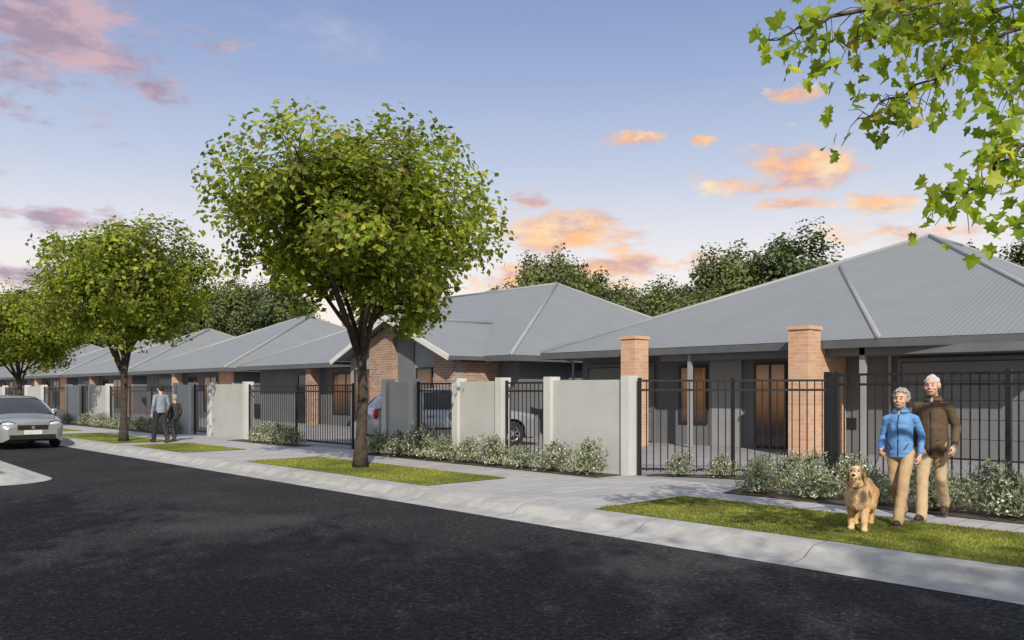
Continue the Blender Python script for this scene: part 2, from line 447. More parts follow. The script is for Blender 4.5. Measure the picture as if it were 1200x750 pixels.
# overhanging tree at the right, branches entering the picture
def overhang():
    rnd = random.Random(5); T = MB(); G = MB()
    base = V((9.0,-.9,.13))
    tp = [base, base+V((0,.03,.8)), base+V((-.06,.08,1.8)), base+V((-.16,.15,2.9)), base+V((-.3,.25,4.2)), base+V((-.4,.3,5.4))]
    T.tube(tp,[.24,.18,.165,.15,.12,.08],12)
    def br(pts, r0, r1, dens, lr=.34, start=.22):
        pts = [V(p) for p in pts]; fine = []
        for i in range(len(pts)-1):
            for k in range(6): fine.append(pts[i].lerp(pts[i+1], k/6) + rv(rnd)*.03)
        fine.append(pts[-1]); n = len(fine)
        T.tube(fine,[r0+(r1-r0)*i/(n-1) for i in range(n)],6)
        for i,p in enumerate(fine):
            if i < n*start: continue
            for j in range(dens):
                c = p + rv(rnd)*lr*rnd.uniform(.4,1.1) + V((0,0,-.06))
                T.tube([p,(p+c)/2+V((0,0,.03)),c],[.005,.003,.002],4,False)
                for k in range(rnd.choice((4,5,6))):
                    q = c + rv(rnd)*.14
                    nn = (V((0,0,.8))+rv(rnd)*.8).normalized(); a = nn.cross(rv(rnd))
                    if a.length < .1: continue
                    a = (a.normalized()+V((0,0,-.55))).normalized(); nn = (nn - a*nn.dot(a)).normalized()
                    leaf_lobed(G,q,nn,a,rnd.uniform(.07,.14),0)
    br([tp[3], W(5.4,5.6,4.3), W(4.2,5.8,4.5), W(3.1,6.0,4.45), W(2.3,6.1,4.25), W(1.85,6.15,4.12)], .05,.005,2,.27,.42)
    br([W(4.4,5.8,4.48), W(3.6,6.2,4.2), W(3.0,6.3,3.85), W(2.55,6.3,3.6)], .018,.004,2,.22)
    br([W(3.4,6.0,4.45), W(2.75,5.9,4.2), W(2.3,5.9,3.98)], .012,.004,2,.2)
    br([tp[3], W(5.2,5.5,3.9), W(4.3,5.7,3.75), W(3.7,5.8,3.4), W(3.3,5.9,3.1), W(3.05,5.9,2.85)], .045,.005,2,.26,.5)
    br([W(4.5,5.7,3.75), W(4.0,5.7,3.4), W(3.7,5.7,3.0), W(3.5,5.7,2.68)], .016,.004,2,.22,.4)
    br([tp[4], W(5.2,6.0,5.0), W(4.2,6.3,4.95), W(3.4,6.5,4.75), W(2.9,6.6,4.6)], .04,.005,3,.32,.5)
    br([W(4.2,5.8,4.4), W(3.8,6.0,4.05), W(3.5,6.0,3.75)], .012,.004,3,.28)
    br([W(3.9,6.1,4.5), W(3.3,6.2,4.3), W(2.9,6.2,4.2)], .012,.004,3,.28)
    br([tp[4], W(5.0,6.2,4.7), W(4.2,6.4,4.5), W(3.7,6.5,4.3)], .03,.004,3,.3,.6)
    br([tp[4], base+V((1.2,.2,5.3)), base+V((2.0,.3,5.8))], .05,.01,2,.4)
    br([tp[5], base+V((.3,.2,6.2)), base+V((.6,-.1,7.0))], .05,.01,3,.45)
    o = empty('street_tree', base, 'overhanging tree whose big lobed leaves hang in at the top right corner', 'tree', GT)
    T.build('trunk', m_bark2, o, True, base); G.build('crown', m_leafn, o, False, base)
overhang()

# background trees
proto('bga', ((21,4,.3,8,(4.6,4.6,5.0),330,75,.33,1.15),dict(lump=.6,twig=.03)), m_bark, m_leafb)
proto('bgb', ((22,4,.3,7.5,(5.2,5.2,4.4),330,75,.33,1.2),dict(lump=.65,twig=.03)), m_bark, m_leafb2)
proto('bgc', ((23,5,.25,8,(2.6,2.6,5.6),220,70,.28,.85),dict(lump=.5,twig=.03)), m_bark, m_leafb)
GB = 'trees behind the houses'
bg = [(3.4,72,14.0,.85,'bgb','olive round tree rising behind the hip roof of the second house'),
      (7.6,74,13.4,.9,'bgc','dark narrow tree right of the olive tree behind the second house'),
      (11.0,80,12.0,.8,'bgc','second dark narrow tree behind the second house, further right'),
      (13.0,66,10.4,.7,'bga','dark bushy tree above the gap between the two nearest houses'),
      (17.0,66,13.4,.9,'bgb','left half of the pair of tall crowns above the nearest roof slope'),
      (20.6,64,13.9,1.0,'bga','tallest dark tree above the nearest roof slope'),
      (26.0,66,11.6,.6,'bga','lower dark tree just right of the tallest background tree'),
      (9.4,58,9.2,.75,'bgb','low olive tree just over the right hip of the second house'),
      (12.6,54,8.5,.75,'bgb','low bushy tree tucked behind the left slope of nearest house'),
      (-1.4,78,11.6,.8,'bga','dark tree behind the ridge of the second house, just right of largest street tree'),
      (-6.0,80,11.0,.9,'bgb','olive tree behind the largest street tree crown, over the second roof'),
      (-12.0,84,11.0,1.0,'bga','dark tree seen left of the largest street tree trunk'),
      (-22.5,84,13.0,.9,'bga','dark tree above the third roof between two street trees'),
      (-27.5,86,13.6,.9,'bgb','olive tree above the far roofs right of the second street tree'),
      (-33.5,90,12.5,1.1,'bga','dark tree over the far roofs behind the second street tree'),
      (-44.0,94,11.5,1.2,'bgb','olive tree over the far roofs left of the second street tree'),
      (-53.0,92,10.0,1.2,'bga','dark tree at the far left end of the street'),
      (-60.0,96,10.5,1.2,'bgb','leftmost olive tree behind the far houses'),
      (29.5,56,12.2,.8,'bgc','dark treetop peeking over the ridge of nearest roof'),
      (33.5,55,11.8,.8,'bga','bushy treetop at right edge over the nearest roof'),
      (4.6,90,9.5,1.3,'bga','distant dark tree low between second roof and olive tree'),
      (18.0,86,10.0,1.3,'bga','distant dark tree behind the low bushy trees')]
hts = {'bga':13.2,'bgb':11.9,'bgc':13.7}
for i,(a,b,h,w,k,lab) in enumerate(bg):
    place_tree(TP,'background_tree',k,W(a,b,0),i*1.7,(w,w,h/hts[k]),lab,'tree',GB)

# ------------------------------------------------------------------ shrubs
def shrub_mesh(seed):
    rnd = random.Random(seed); F = MB(); B = MB()
    for i in range(1500):
        a = rnd.uniform(0,2*PI); q = rnd.random()**.55; el = rnd.uniform(0,PI/2)
        lum = .85 + .35*noise.noise(V((math.cos(a)*1.8,math.sin(a)*1.8,el*1.5+seed)))
        p = V((math.cos(a)*math.cos(el)*.44*lum*q, math.sin(a)*math.cos(el)*.44*lum*q, .04+math.sin(el)*.50*lum*q))
        n = (V((p.x,p.y,.1)).normalized()*.7+rv(rnd)*.6).normalized()
        ax = V((p.x*.9,p.y*.9,.45))+rv(rnd)*.35; ax -= n*ax.dot(n); ax.normalize()
        leaf_diamond(F,p,n,ax,rnd.uniform(.05,.11),rnd.uniform(.008,.014))
        if i % 8 == 0 and q > .65:
            c = p*1.07 + V((0,0,.03)); s = rnd.uniform(.009,.016)
            n = (p.normalized()+rv(rnd)*.4).normalized(); x = n.cross(V((.3,.2,1))).normalized(); y = n.cross(x)
            B.add([c+x*s,c+y*s,c-x*s,c-y*s,c+n*s*.4],[(0,1,4),(1,2,4),(2,3,4),(3,0,4)])
    for i in range(14):
        a = rnd.uniform(0,2*PI); F.tube([(0,0,0),(math.cos(a)*.2,math.sin(a)*.2,.3)],[.006,.003],3,False)
    fm = F.mesh('foliage'); fm.materials.append(m_shrub); bm_ = B.mesh('flowers'); bm_.materials.append(m_flower)
    return fm, bm_
SH = [shrub_mesh(i) for i in (1,2,3)]
ORD = ['first','second','third','fourth','fifth','sixth','seventh','eighth','ninth','tenth','eleventh','twelfth']
def shrubs(pts, fmt, scl=1.0):
    rnd = random.Random(len(pts)*7)
    for i,(x,y) in enumerate(pts):
        s = scl*rnd.uniform(.88,1.15)
        o = empty('flowering_shrub',(x,y,.135), fmt.format(ORD[i]), 'shrub', 'sage shrubs with white flowers', rnd.uniform(0,6))
        o.scale = (s*1.05,s*1.05,s*rnd.uniform(.9,1.1)); f,b = SH[i%3]
        link('foliage',f,o); tag(link('flowers',b,o),kind='stuff')
shrubs([(11.02,10.0+.8*i) for i in range(9)], '{} sage flowering shrub from the right in the row below the nearest grey walls')
shrubs([(11.1,20.6),(11.1,21.4),(11.1,22.2)], '{} sage flowering shrub from the right before the open fence beside the largest trunk')
shrubs([(11.05,29.2),(11.05,30.4),(11.05,31.6),(11.05,33.0),(11.05,34.4),(11.05,36.0),(11.05,38.0),(11.05,40.5)], '{} sage flowering shrub from the right along the far walls left of the walking pair')
shrubs([(12.0,8.75),(12.35,8.15),(12.75,7.6),(13.15,7.0)], '{} sage flowering shrub from the left at the foot of the set back fence', .8)
shrubs([(10.85,6.55),(10.85,5.7),(10.9,4.9),(10.85,4.1),(10.85,3.3),(10.85,2.5),(10.9,1.7)], '{} sage flowering shrub from the left in the front bed behind the couple and dog', .95)
shrubs([(11.9,6.6),(12.2,5.8),(12.4,4.9),(12.3,4.0),(12.3,3.1)], '{} sage flowering shrub from the left in the back row near the gate fence', .85)

# ------------------------------------------------------------------ garden walls, gates, fences
TW = 11.5
def gwall(s0, s1, label):
    o = empty('garden_wall',(TW+.06,(s0+s1)/2,.13),label,'wall','grey rendered walls along the footpath')
    MB().box(TW,TW+.13,s0+.18,s1-.18,.1,1.78).build('panel',m_wall,o,False,o.location)
    for s in (s0, s1-.18):
        MB().box(TW-.07,TW+.2,s,s+.18,.1,1.85).build('pillar',m_pill,o,False,o.location)
def bars(p0, p1, z0, z1, sp, pk=.009):
    p0 = V((*p0,0)); p1 = V((*p1,0)); d = (p1-p0); L = d.length; n = max(2,int(L/sp)); g = MB()
    for i in range(1,n):
        p = p0 + d*i/n; g.tube([(p.x,p.y,z0),(p.x,p.y,z1)],pk,6)
    return g
def fence(name, p0, p1, label, cat, group, z1=1.78, sp=.12, post_every=2.4, pw=.05, ends=(True,True), pk=.0105):
    mid = ((p0[0]+p1[0])/2,(p0[1]+p1[1])/2,.13)
    o = empty(name, mid, label, cat, group)
    bars(p0,p1,.2,z1-.01,sp,pk).build('pickets',m_black,o,False,mid)
    for z in (.24, z1-.16, z1):
        MB().beam((*p0,z),(*p1,z),.038,.038).build('rail',m_black,o,False,mid)
    P0 = V(p0); P1 = V(p1); L = (P1-P0).length; n = max(1,round(L/post_every))
    for i in range(n+1):
        if i == 0 and not ends[0] or i == n and not ends[1]: continue
        p = P0.lerp(P1,i/n); MB().box(p.x-pw/2,p.x+pw/2,p.y-pw/2,p.y+pw/2,.1,z1+.05).build('post',m_black,o,False,mid)
    return o
def gate(s0, s1, label):
    o = fence('pedestrian_gate',(TW+.06,s0+.03),(TW+.06,s1-.03),label,'gate','black pedestrian gates between the walls',1.74,.11,5,.045)
    mid = o.location
    MB().box(TW+.0,TW+.05,s0+.06,s0+.14,.95,1.12).build('lock_box',m_black,o,False,mid)
gwall(9.4,11.48,'widest near grey rendered wall panel at the corner of the set back fence')
gate(11.48,12.68,'black pedestrian gate beside the nearest grey wall panel')
gwall(12.68,14.25,'grey rendered wall panel between the two nearest black gates')
gate(14.25,15.64,'black pedestrian gate in front of the silver wagon')
gwall(15.64,16.9,'grey rendered wall panel just right of the largest tree trunk')
fence('picket_fence',(TW+.06,18.35),(TW+.06,24.06),'black picket fence passing behind the largest tree trunk','fence','black picket fences between the walls',1.72)
gwall(24.06,26.8,'long grey rendered wall panel right of the far walking pair')
gate(26.8,28.1,'narrow black gate next to the far walking pair')
gwall(28.1,29.65,'grey rendered wall panel directly behind the far walking pair')
fence('picket_fence',(TW+.06,29.7),(TW+.06,36.5),'black picket fence between the second tree trunk and the far walking pair','fence','black picket fences between the walls',1.72)
gwall(36.57,38.97,'grey rendered wall panel just left of the second street tree trunk')
gate(38.97,40.2,'small far black gate left of the second street tree trunk')
gwall(40.2,42.3,'grey rendered wall panel behind the nose of the silver sedan')
fence('picket_fence',(TW+.06,42.35),(TW+.06,46.2),'far black picket fence above the silver sedan','fence','black picket fences between the walls',1.72)
gwall(46.2,49.4,'far grey rendered wall panel above the sedan roof')
fence('picket_fence',(TW+.06,49.45),(TW+.06,54),'farthest black picket fence at the left edge','fence','black picket fences between the walls',1.72)
gwall(54,58,'farthest grey rendered wall panel at the left edge')
fence('picket_fence',(11.62,9.32),(13.5,6.82),'black picket fence running back from the nearest grey wall','fence','black picket fences between the walls',1.76,.12,1.7,.05,(True,False))
o = fence('gate_fence',(13.5,6.7),(13.5,-1.0),'tall black picket fence with heavy posts behind the strolling couple','fence',None,1.85,.128,2.55,.075,(True,True),.013)
MB().box(13.45,13.55,6.78,6.9,.1,1.9).build('post',m_black,o,False,o.location)
MB().box(13.42,13.47,6.35,6.5,.95,1.15).build('lock_box',m_black,o,False,o.location)

# ------------------------------------------------------------------ houses
ZE = 2.7
def hroof(o, polys, caps, eaves, soff, fas=m_fascia):
    loc = o.location
    g = MB()
    for p in polys: g.poly(p)
    rf = g.build('roof',m_roof,o,False,loc)
    for a,b in caps:
        a = V(a)+V((0,0,.01)); b = V(b)+V((0,0,.01)); c = MB(); c.tube([a,b],.065,8)
        c.build('ridge_capping',m_ridge,rf,True,loc)
    for a,b in eaves:
        f = MB(); gt = MB()
        f.beam((a[0],a[1],ZE-.10),(b[0],b[1],ZE-.10),.03,.17)
        d = (V(b)-V(a)).normalized(); nrm = V((-d.y,d.x,0))
        gt.beam(V((a[0],a[1],ZE-.045))+nrm*.06,V((b[0],b[1],ZE-.045))+nrm*.06,.1,.09)
        f.build('fascia',fas,rf,False,loc); gt.build('gutter',m_fascia,rf,False,loc)
    MB().poly([(x,y,ZE-.15) for x,y in soff]).build('soffit',m_soffit,o,False,loc)
    return rf
def window(o, t, s0, s1, z0, z1, pane, mull=1, name='window'):
    loc = o.location; f = MB(); w = .055
    f.box(t-.05,t+.02,s0,s1,z0,z0+w); f.box(t-.05,t+.02,s0,s1,z1-w,z1)
    f.box(t-.05,t+.02,s0,s0+w,z0+w,z1-w); f.box(t-.05,t+.02,s1-w,s1,z0+w,z1-w)
    for i in range(1,mull+1):
        s = s0+(s1-s0)*i/(mull+1); f.box(t-.045,t+.02,s-w/2,s+w/2,z0+w,z1-w)
    fr = f.build(name,m_frame,o,False,loc)
    MB().box(t-.022,t-.012,s0+w*.8,s1-w*.8,z0+w*.8,z1-w*.8).build('pane',pane,fr,False,loc)
def gdoor(o, t, s0, s1, z1=2.3):
    loc = o.location; g = MB(); n = 5; h = (z1-.16)/n
    for i in range(n): g.box(t-.05,t+.01,s0,s1,.16+i*h+.006,.16+(i+1)*h-.006)
    d = g.build('garage_door',m_gdoor,o,False,loc)
    f = MB(); f.box(t-.08,t+.01,s0-.08,s0-.005,.13,z1+.1); f.box(t-.08,t+.01,s1+.005,s1+.08,.13,z1+.1); f.box(t-.08,t+.01,s0-.004,s1+.004,z1+.02,z1+.1)
    f.build('door_frame',m_slate,d,False,loc)
def pillar(o, t0, t1, s0, s1, z, mat, capm=None):
    p = MB().box(t0,t1,s0,s1,.1,z).build('brick_pillar',mat,o,False,o.location)
    MB().box(t0-.03,t1+.03,s0-.03,s1+.03,z+.002,z+.085).build('pillar_cap',mat,p,False,o.location)

# nearest house
GH = 'single storey houses along the street'
h = empty('house',(22,11,.13),'nearest grey roofed house with two orange brick pillars, behind the couple','house',GH)
A=(18,18.2,ZE); B=(18,8.0,ZE); Cc=(18.6,4.0,ZE); H=(23.8,11.7,ZE+.424*5.8); E1=(26.1,10.1,6.13); E2=(28.6,10.1,6.13); K1=(36.5,18.2,ZE); K2=(36.5,4.0,ZE)
hroof(h,[[A,B,H,E1],[B,Cc,H],[Cc,E1,H],[Cc,K2,E2,E1],[K2,K1,E2],[K1,A,E1,E2]],[(A,E1),(E1,Cc),(H,B),(E1,E2),(E2,K2),(E2,K1)],
      [(A,B),(B,Cc),(Cc,K2),(K1,A)],[(18.02,18.18),(18.02,8),(18.62,4.02),(36.4,4.02),(36.4,18.18)])
loc = h.location
MB().box(19.2,35.8,4.7,17.6,.1,2.54).build('wall',m_slate,h,False,loc)
MB().box(19.14,19.2,12.05,13.0,.13,2.54).build('wall_panel',m_slate2,h,False,loc)
pillar(h,17.4,17.95,14.1,14.58,2.93,m_brick); pillar(h,17.4,17.95,9.28,9.76,2.93,m_brick)
MB().box(17.951,19.19,9.3,9.74,.13,2.53).build('brick_wall',m_brick,h,False,loc)
gdoor(h,19.2,14.9,17.3,2.25)
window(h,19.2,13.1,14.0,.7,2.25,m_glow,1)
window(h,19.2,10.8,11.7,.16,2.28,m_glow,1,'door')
window(h,19.2,9.9,10.6,.9,2.25,m_dark,0)
gdoor(h,19.2,5.0,8.0,2.2)
MB().box(18.2,18.32,8.4,8.52,.13,2.54).build('porch_post',m_slate2,h,False,loc)
MB().box(18.15,18.25,12.9,13.0,.13,2.54).build('porch_post',m_slate2,h,False,loc)
MB().box(18.2,19.2,4.75,13.9,2.36,2.53).build('porch_beam',m_slate,h,False,loc)
for s in (17.9,8.25):
    MB().tube([(18.3,s,2.6),(19.12,s,2.45),(19.12,s,.15)],.04,8).build('downpipe',m_slate2,h,True,loc)

# second house with the brick gable
h = empty('house',(22,28,.13),'second grey roofed house with a brick street gable, behind the silver wagon','house',GH)
loc = h.location
Rr=(18,19.5,ZE); A1=(26,25.3,6.09); A2=(26,33,6.09); Lf=(18,38.8,ZE); Bk1=(34,19.5,ZE); Bk2=(34,38.8,ZE)
hroof(h,[[Lf,Rr,A1,A2],[Rr,Bk1,A1],[Bk1,Bk2,A2,A1],[Bk2,Lf,A2]],[(Rr,A1),(A1,A2),(A2,Lf),(A1,Bk1),(A2,Bk2)],
      [(Lf,(18,27.6,ZE)),((18,20.8,ZE),Rr),(Rr,Bk1),(Bk2,Lf)],[(18.02,19.52),(18.02,38.7),(33.9,38.7),(33.9,19.52)])
MB().box(18.9,33.3,20.1,38.2,.1,2.54).build('wall',m_slate,h,False,loc)
# gable
gz = 4.1; gs = 24.2
pk = (16.5,gs,gz); pkb = (21.6,gs,gz)
g = MB()
g.poly([(16.5,20.75,ZE-.03),(21.6,20.75,ZE-.03),pkb,pk]); g.poly([pk,pkb,(21.6,27.65,ZE-.03),(16.5,27.65,ZE-.03)])
rf = g.build('gable_roof',m_roof,h,False,loc)
for sy in (20.72,27.68):
    g = MB(); g.beam((16.48,sy,ZE-.09),(16.48,gs,gz-.06),.05,.17); g.build('bargeboard',m_white,rf,False,loc)
g = MB(); g.tube([V(pk)+V((0,0,.02)),V(pkb)+V((0,0,.02))],.065,8); g.build('ridge_capping',m_ridge,rf,True,loc)
for sy in (20.72,27.68):
    g = MB(); g.beam((16.5,sy,ZE-.1),(19,sy,ZE-.1),.09,.12); g.build('gutter',m_fascia,rf,False,loc)
def zr(s): return ZE-.12 + (gz-ZE)*(1-abs(s-gs)/3.45)
def gpiece(name,t,s0,s1,mat,th=.12):
    g = MB(); a = [s0]+([gs] if s0<gs<s1 else [])+[s1]
    front = [(t,s0,.1)]+[(t,s1,.1)]+[(t,s,zr(s)) for s in reversed(a)]
    n = len(front); back = [(t+th,y,z) for _,y,z in front]
    g.add(front+back,[tuple(range(n)),tuple(range(2*n-1,n-1,-1))]+[(i,(i+1)%n,n+(i+1)%n,n+i) for i in range(n)])
    g.build(name,mat,h,False,loc)
gpiece('gable_wall',17.1,21.1,27.3,m_slate2,.2)
gpiece('brick_wall',16.98,21.08,22.1,m_brick2,.11)
gpiece('brick_wall',16.9,24.3,25.75,m_brick2,.19)
MB().box(17.3,19.0,21.1,21.3,.1,2.52).build('brick_wall',m_brick2,h,False,loc)
MB().box(17.3,19.0,27.1,27.3,.1,2.52).build('brick_wall',m_slate2,h,False,loc)
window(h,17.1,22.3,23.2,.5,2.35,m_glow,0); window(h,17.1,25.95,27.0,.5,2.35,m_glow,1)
gpiece('gable_panel',17.05,23.3,24.2,m_slate,.04)
g = MB(); n = 5
for i in range(n): g.box(21.2,24.0,20.04,20.11,.16+i*.42+.006,.16+(i+1)*.42-.006)
g.build('garage_door',m_gdoor,h,False,loc)
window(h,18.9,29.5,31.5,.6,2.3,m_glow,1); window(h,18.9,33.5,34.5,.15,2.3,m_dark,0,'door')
pillar(h,18.2,18.6,32.2,32.6,2.4,m_brick2)

def hip_house(s0, s1, label, brick, glow):
    h = empty('house',(22,(s0+s1)/2,.13),label,'house',GH); loc = h.location
    a = 5.8
    Rr=(18,s0,ZE); A1=(26,s0+a,6.0); A2=(26,max(s0+a+.3,s1-a),6.0); Lf=(18,s1,ZE); B1=(34,s0,ZE); B2=(34,s1,ZE)
    hroof(h,[[Lf,Rr,A1,A2],[Rr,B1,A1],[B1,B2,A2,A1],[B2,Lf,A2]],[(Rr,A1),(A1,A2),(A2,Lf),(A1,B1),(A2,B2)],
          [(Lf,Rr),(Rr,B1),(B2,Lf)],[(18.02,s0+.02),(18.02,s1-.02),(33.9,s1-.02),(33.9,s0+.02)])
    MB().box(18.8,33.3,s0+.6,s1-.6,.1,2.54).build('wall',m_slate,h,False,loc)
    MB().box(18.72,18.8,s0+.6,s0+2.2,.13,2.54).build('brick_wall',brick,h,False,loc)
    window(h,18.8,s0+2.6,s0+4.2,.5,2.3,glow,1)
    window(h,18.8,s0+5.2,s0+6.2,.15,2.3,m_dark,0,'door')
    gdoor(h,18.8,s0+7.6,min(s0+10.6,s1-1),2.25)
    pillar(h,18.15,18.55,s0+6.6,s0+7.0,2.42,brick)
    f = MB(); f.box(21,23,s0+.54,s0+.61,1.0,2.2); fr = f.build('window',m_frame,h,False,loc)
    MB().box(21.06,22.94,s0+.53,s0+.539,1.06,2.14).build('pane',m_dark,fr,False,loc)
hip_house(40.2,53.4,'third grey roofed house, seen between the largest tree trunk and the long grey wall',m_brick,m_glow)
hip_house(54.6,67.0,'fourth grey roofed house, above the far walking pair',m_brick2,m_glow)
hip_house(68.4,81.0,'fifth grey roofed house, behind the second street tree trunk',m_brick,m_dark)
hip_house(82.4,95.0,'sixth grey roofed house, above the silver sedan',m_brick2,m_dark)
hip_house(96.4,110,'farthest grey roofed house at the left edge of the row',m_brick,m_dark)

# ------------------------------------------------------------------ cars
m_silver = M('silver_paint',(.34,.355,.37),(.30,.315,.33),1.5,.28,0,40,.5,.5,.6)
m_tyre = M('tyre_rubber',(.018,.018,.018),None,10,.85)
m_alloy = M('alloy_rim',(.42,.43,.44),None,6,.3,0,40,.8)
m_cglass = M('car_glass',(.02,.024,.028),(.03,.034,.038),1.5,.05)
m_lamp = M('headlight_lens',(.75,.77,.8),(.5,.52,.55),14,.08,0,40,.3)
m_red = M('red_lens',(.45,.016,.013),(.33,.012,.01),12,.15)
m_plate = M('number_plate',(.62,.62,.6),(.5,.5,.48),10,.5)
m_trim = M('dark_trim',(.015,.015,.016),None,8,.5)
m_chrome = M('chrome',(.65,.66,.68),None,8,.15,0,40,.95)
def itp(tab, y):
    if y <= tab[0][0]: return tab[0][1]
    for (a,p),(b,q) in zip(tab,tab[1:]):
        if y <= b: return p+(q-p)*(y-a)/(b-a)
    return tab[-1][1]
def car(name, label, loc, rz, spec):
    o = empty(name,loc,label,'car',None,rz)
    L = spec['L']; n = 90; yw = spec['wheels']; wr = .325; sec = []
    for i in range(n+1):
        y = -L/2 + L*i/n
        zt = itp(spec['top'],y); w = itp(spec['half'],y); zb = itp(spec['bot'],y)
        for q in yw:
            d = abs(y-q)
            if d < .385: zb = max(zb, wr + math.sqrt(.385**2-d*d))
        zb = min(zb, zt-.1)
        half = [(w*.95,zb),(w*.985,max(zb,min(zt-.08,.38))),(w,max(zb+.01,min(zt-.07,.55))),(w*.992,max(zb+.02,min(zt-.06,.68))),(w*.965,zt-.05),(w*.91,zt-.012),(w*.75,zt),(w*.35,zt+.022)]
        row = [(x,y,z) for x,z in half]+[(0,y,zt+.028)]+[(-x,y,z) for x,z in reversed(half)]
        sec.append(row)
    g = MB(); g.loft(sec)
    g.poly(sec[0]); g.poly(list(reversed(sec[-1])))
    body = g.build('body',m_silver,o,True)
    MB().box(-.72,.72,-L/2+.25,L/2-.25,.2,.5).build('underbody',m_trim,o)
    rt = spec['roof']; y0 = rt[0][0]; y1 = rt[-1][0]; belt = spec['belt']; gs_ = []; nn = 48
    def gsec(y, e=0):
        zr_ = itp(rt,y); wb = itp(spec['half'],y)*.93; f = max(0,min(1,(zr_-belt)/(spec['H']-belt)))
        wr_ = wb - .17*f; zt = max(zr_, belt+.001)
        h_ = [(wb+e,belt-.02),(wr_+.012+e,belt+(zt-belt)*.86),(wr_-.05+e*.5,belt+(zt-belt)*.965+e),(wr_*.55,zt+.012*f+e)]
        return [(x,y,z) for x,z in h_]+[(0,y,zt+.022*f+e)]+[(-x,y,z) for x,z in reversed(h_)]
    for i in range(nn+1): gs_.append(gsec(y0+(y1-y0)*i/nn))
    g = MB(); g.loft(gs_); g.build('windows',m_cglass,o,True)
    ya, yb = spec['roofspan']
    top = []
    for i in range(21):
        s_ = gsec(ya+(yb-ya)*i/20,.008); top.append(s_[1:-1])
    g = MB(); g.loft(top); g.build('roof',m_silver,o,True)
    for sx in (1,-1):
        def sp_(y, k): 
            p = gsec(y,.006)[k]; return (p[0]*sx,p[1],p[2])
        def wp(g): g.build('window_pillar',m_silver,o,True)
        g = MB(); ys = [y0+(ya-y0)*i/8 for i in range(9)]; g.tube([sp_(y,1) for y in ys],.035,6); wp(g)
        g = MB(); ys = [yb+(y1-yb)*i/8 for i in range(9)]; g.tube([sp_(y,1) for y in ys],.05,6); wp(g)
        for q in spec['pillars']: g = MB(); g.beam(sp_(q,0),sp_(q,1),.075,.03); wp(g)
        g = MB(); g.tube([sp_(y0+.15+(y1-y0-.3)*i/20,0) for i in range(21)],.018,5); g.build('window_sill',m_silver,o,True)
    for q in yw:
        for sx in (1,-1):
            g = MB(); pr = [(.10,.20),(.105,.27),(.095,.305),(.06,.325),(-.06,.325),(-.095,.305),(-.105,.27),(-.1,.2)]
            xx = sx*(itp(spec['half'],q)-.1); rows = []
            for k in range(29):
                a = 2*PI*k/28; rows.append([(xx+u, q+r*math.cos(a), .325+r*math.sin(a)) for u,r in pr])
            g.loft(rows); wh = g.build('wheel',m_tyre,o,True)
            g = MB()
            rows = [[(xx+sx*u, q+r*math.cos(2*PI*k/28), .325+r*math.sin(2*PI*k/28)) for u,r in ((.09,.22),(.06,.20),(.05,.17))] for k in range(29)]
            g.loft(rows)
            for k in range(7):
                a = 2*PI*k/7; g.beam((xx+sx*.075,q,.325),(xx+sx*.065,q+.195*math.cos(a),.325+.195*math.sin(a)),.045,.03)
            g.tube([(xx+sx*.05,q,.325),(xx+sx*.1,q,.325)],.05,12)
            g.build('rim',m_alloy,wh,False)
            g = MB(); g.tube([(xx-sx*.02,q,.325),(xx+sx*.02,q,.325)],.19,20); g.build('brake_disc',m_trim,wh)
            g = MB(); rows = [[(sx*(itp(spec['half'],q)-u), q+.39*math.cos(a), .325+.39*math.sin(a)) for u in (.35,.035)] for a in [PI*k/16 for k in range(17)]]
            g.loft(rows); g.build('wheel_well',m_trim,o,True)
    for sx in (1,-1):
        g = MB(); ym = y0+.42; g.ell((sx*(itp(spec['half'],ym)+.07),ym,belt+.08),.1,.06,.065); g.build('mirror',m_silver,o,True)
    f = -L/2
    for sx in (1,-1):
        rot = Matrix.Rotation(sx*.38,3,'Z') @ Matrix.Rotation(-.2,3,'X')
        g = MB(); g.ell((sx*.58,f+.165,spec['hl']),.225,.108,.098,rot); hb = g.build('headlight',m_trim,o,True)
        g = MB(); g.ell((sx*.57,f+.15,spec['hl']+.005),.19,.112,.074,rot); g.build('lens',m_lamp,hb,True)
        g = MB(); g.ell((sx*.56,f+.055,.34),.075,.04,.04); g.build('fog_lamp',m_lamp,o,True)
        rr = L/2
        if spec['wagon']:
            g = MB(); g.ell((sx*.73,rr-.06,.88),.085,.07,.15); g.build('tail_light',m_red,o,True)
        else:
            g = MB(); g.ell((sx*.6,rr-.1,.8),.17,.08,.07); g.build('tail_light',m_red,o,True)
        for q in (-.05,.85):
            yy = q; g = MB(); g.box(sx*(itp(spec['half'],yy)-.012),sx*(itp(spec['half'],yy)+.022),yy-.08,yy+.1,belt-.17,belt-.14); g.build('door_handle',m_silver,o)
        for q in (-.85,.25,1.15):
            g = MB(); g.box(sx*(itp(spec['half'],q)-.02),sx*(itp(spec['half'],q)+.003),q-.005,q+.005,.3,belt-.06); g.build('door_seam',m_trim,o)
        g = MB(); g.box(sx*(itp(spec['half'],0)-.02),sx*(itp(spec['half'],0)+.012),-.95,.95,.47,.52); g.build('side_strip',m_trim,o)
    g = MB(); g.box(-.37,.37,f-.014,f+.1,.525,.645); gr = g.build('grille',m_trim,o)
    g = MB(); g.box(-.38,.38,f-.024,f+.06,.648,.668); g.build('grille_bar',m_chrome,gr)
    g = MB(); g.tube([(0,f-.035,.585),(0,f-.01,.585)],.042,16); g.build('badge',m_chrome,gr)
    g = MB(); g.box(-.56,.56,f-.016,f+.12,.27,.39); g.build('air_intake',m_trim,o)
    g = MB(); g.box(-.22,.22,f-.035,f-.014,.40,.515); g.build('number_plate',m_plate,o)
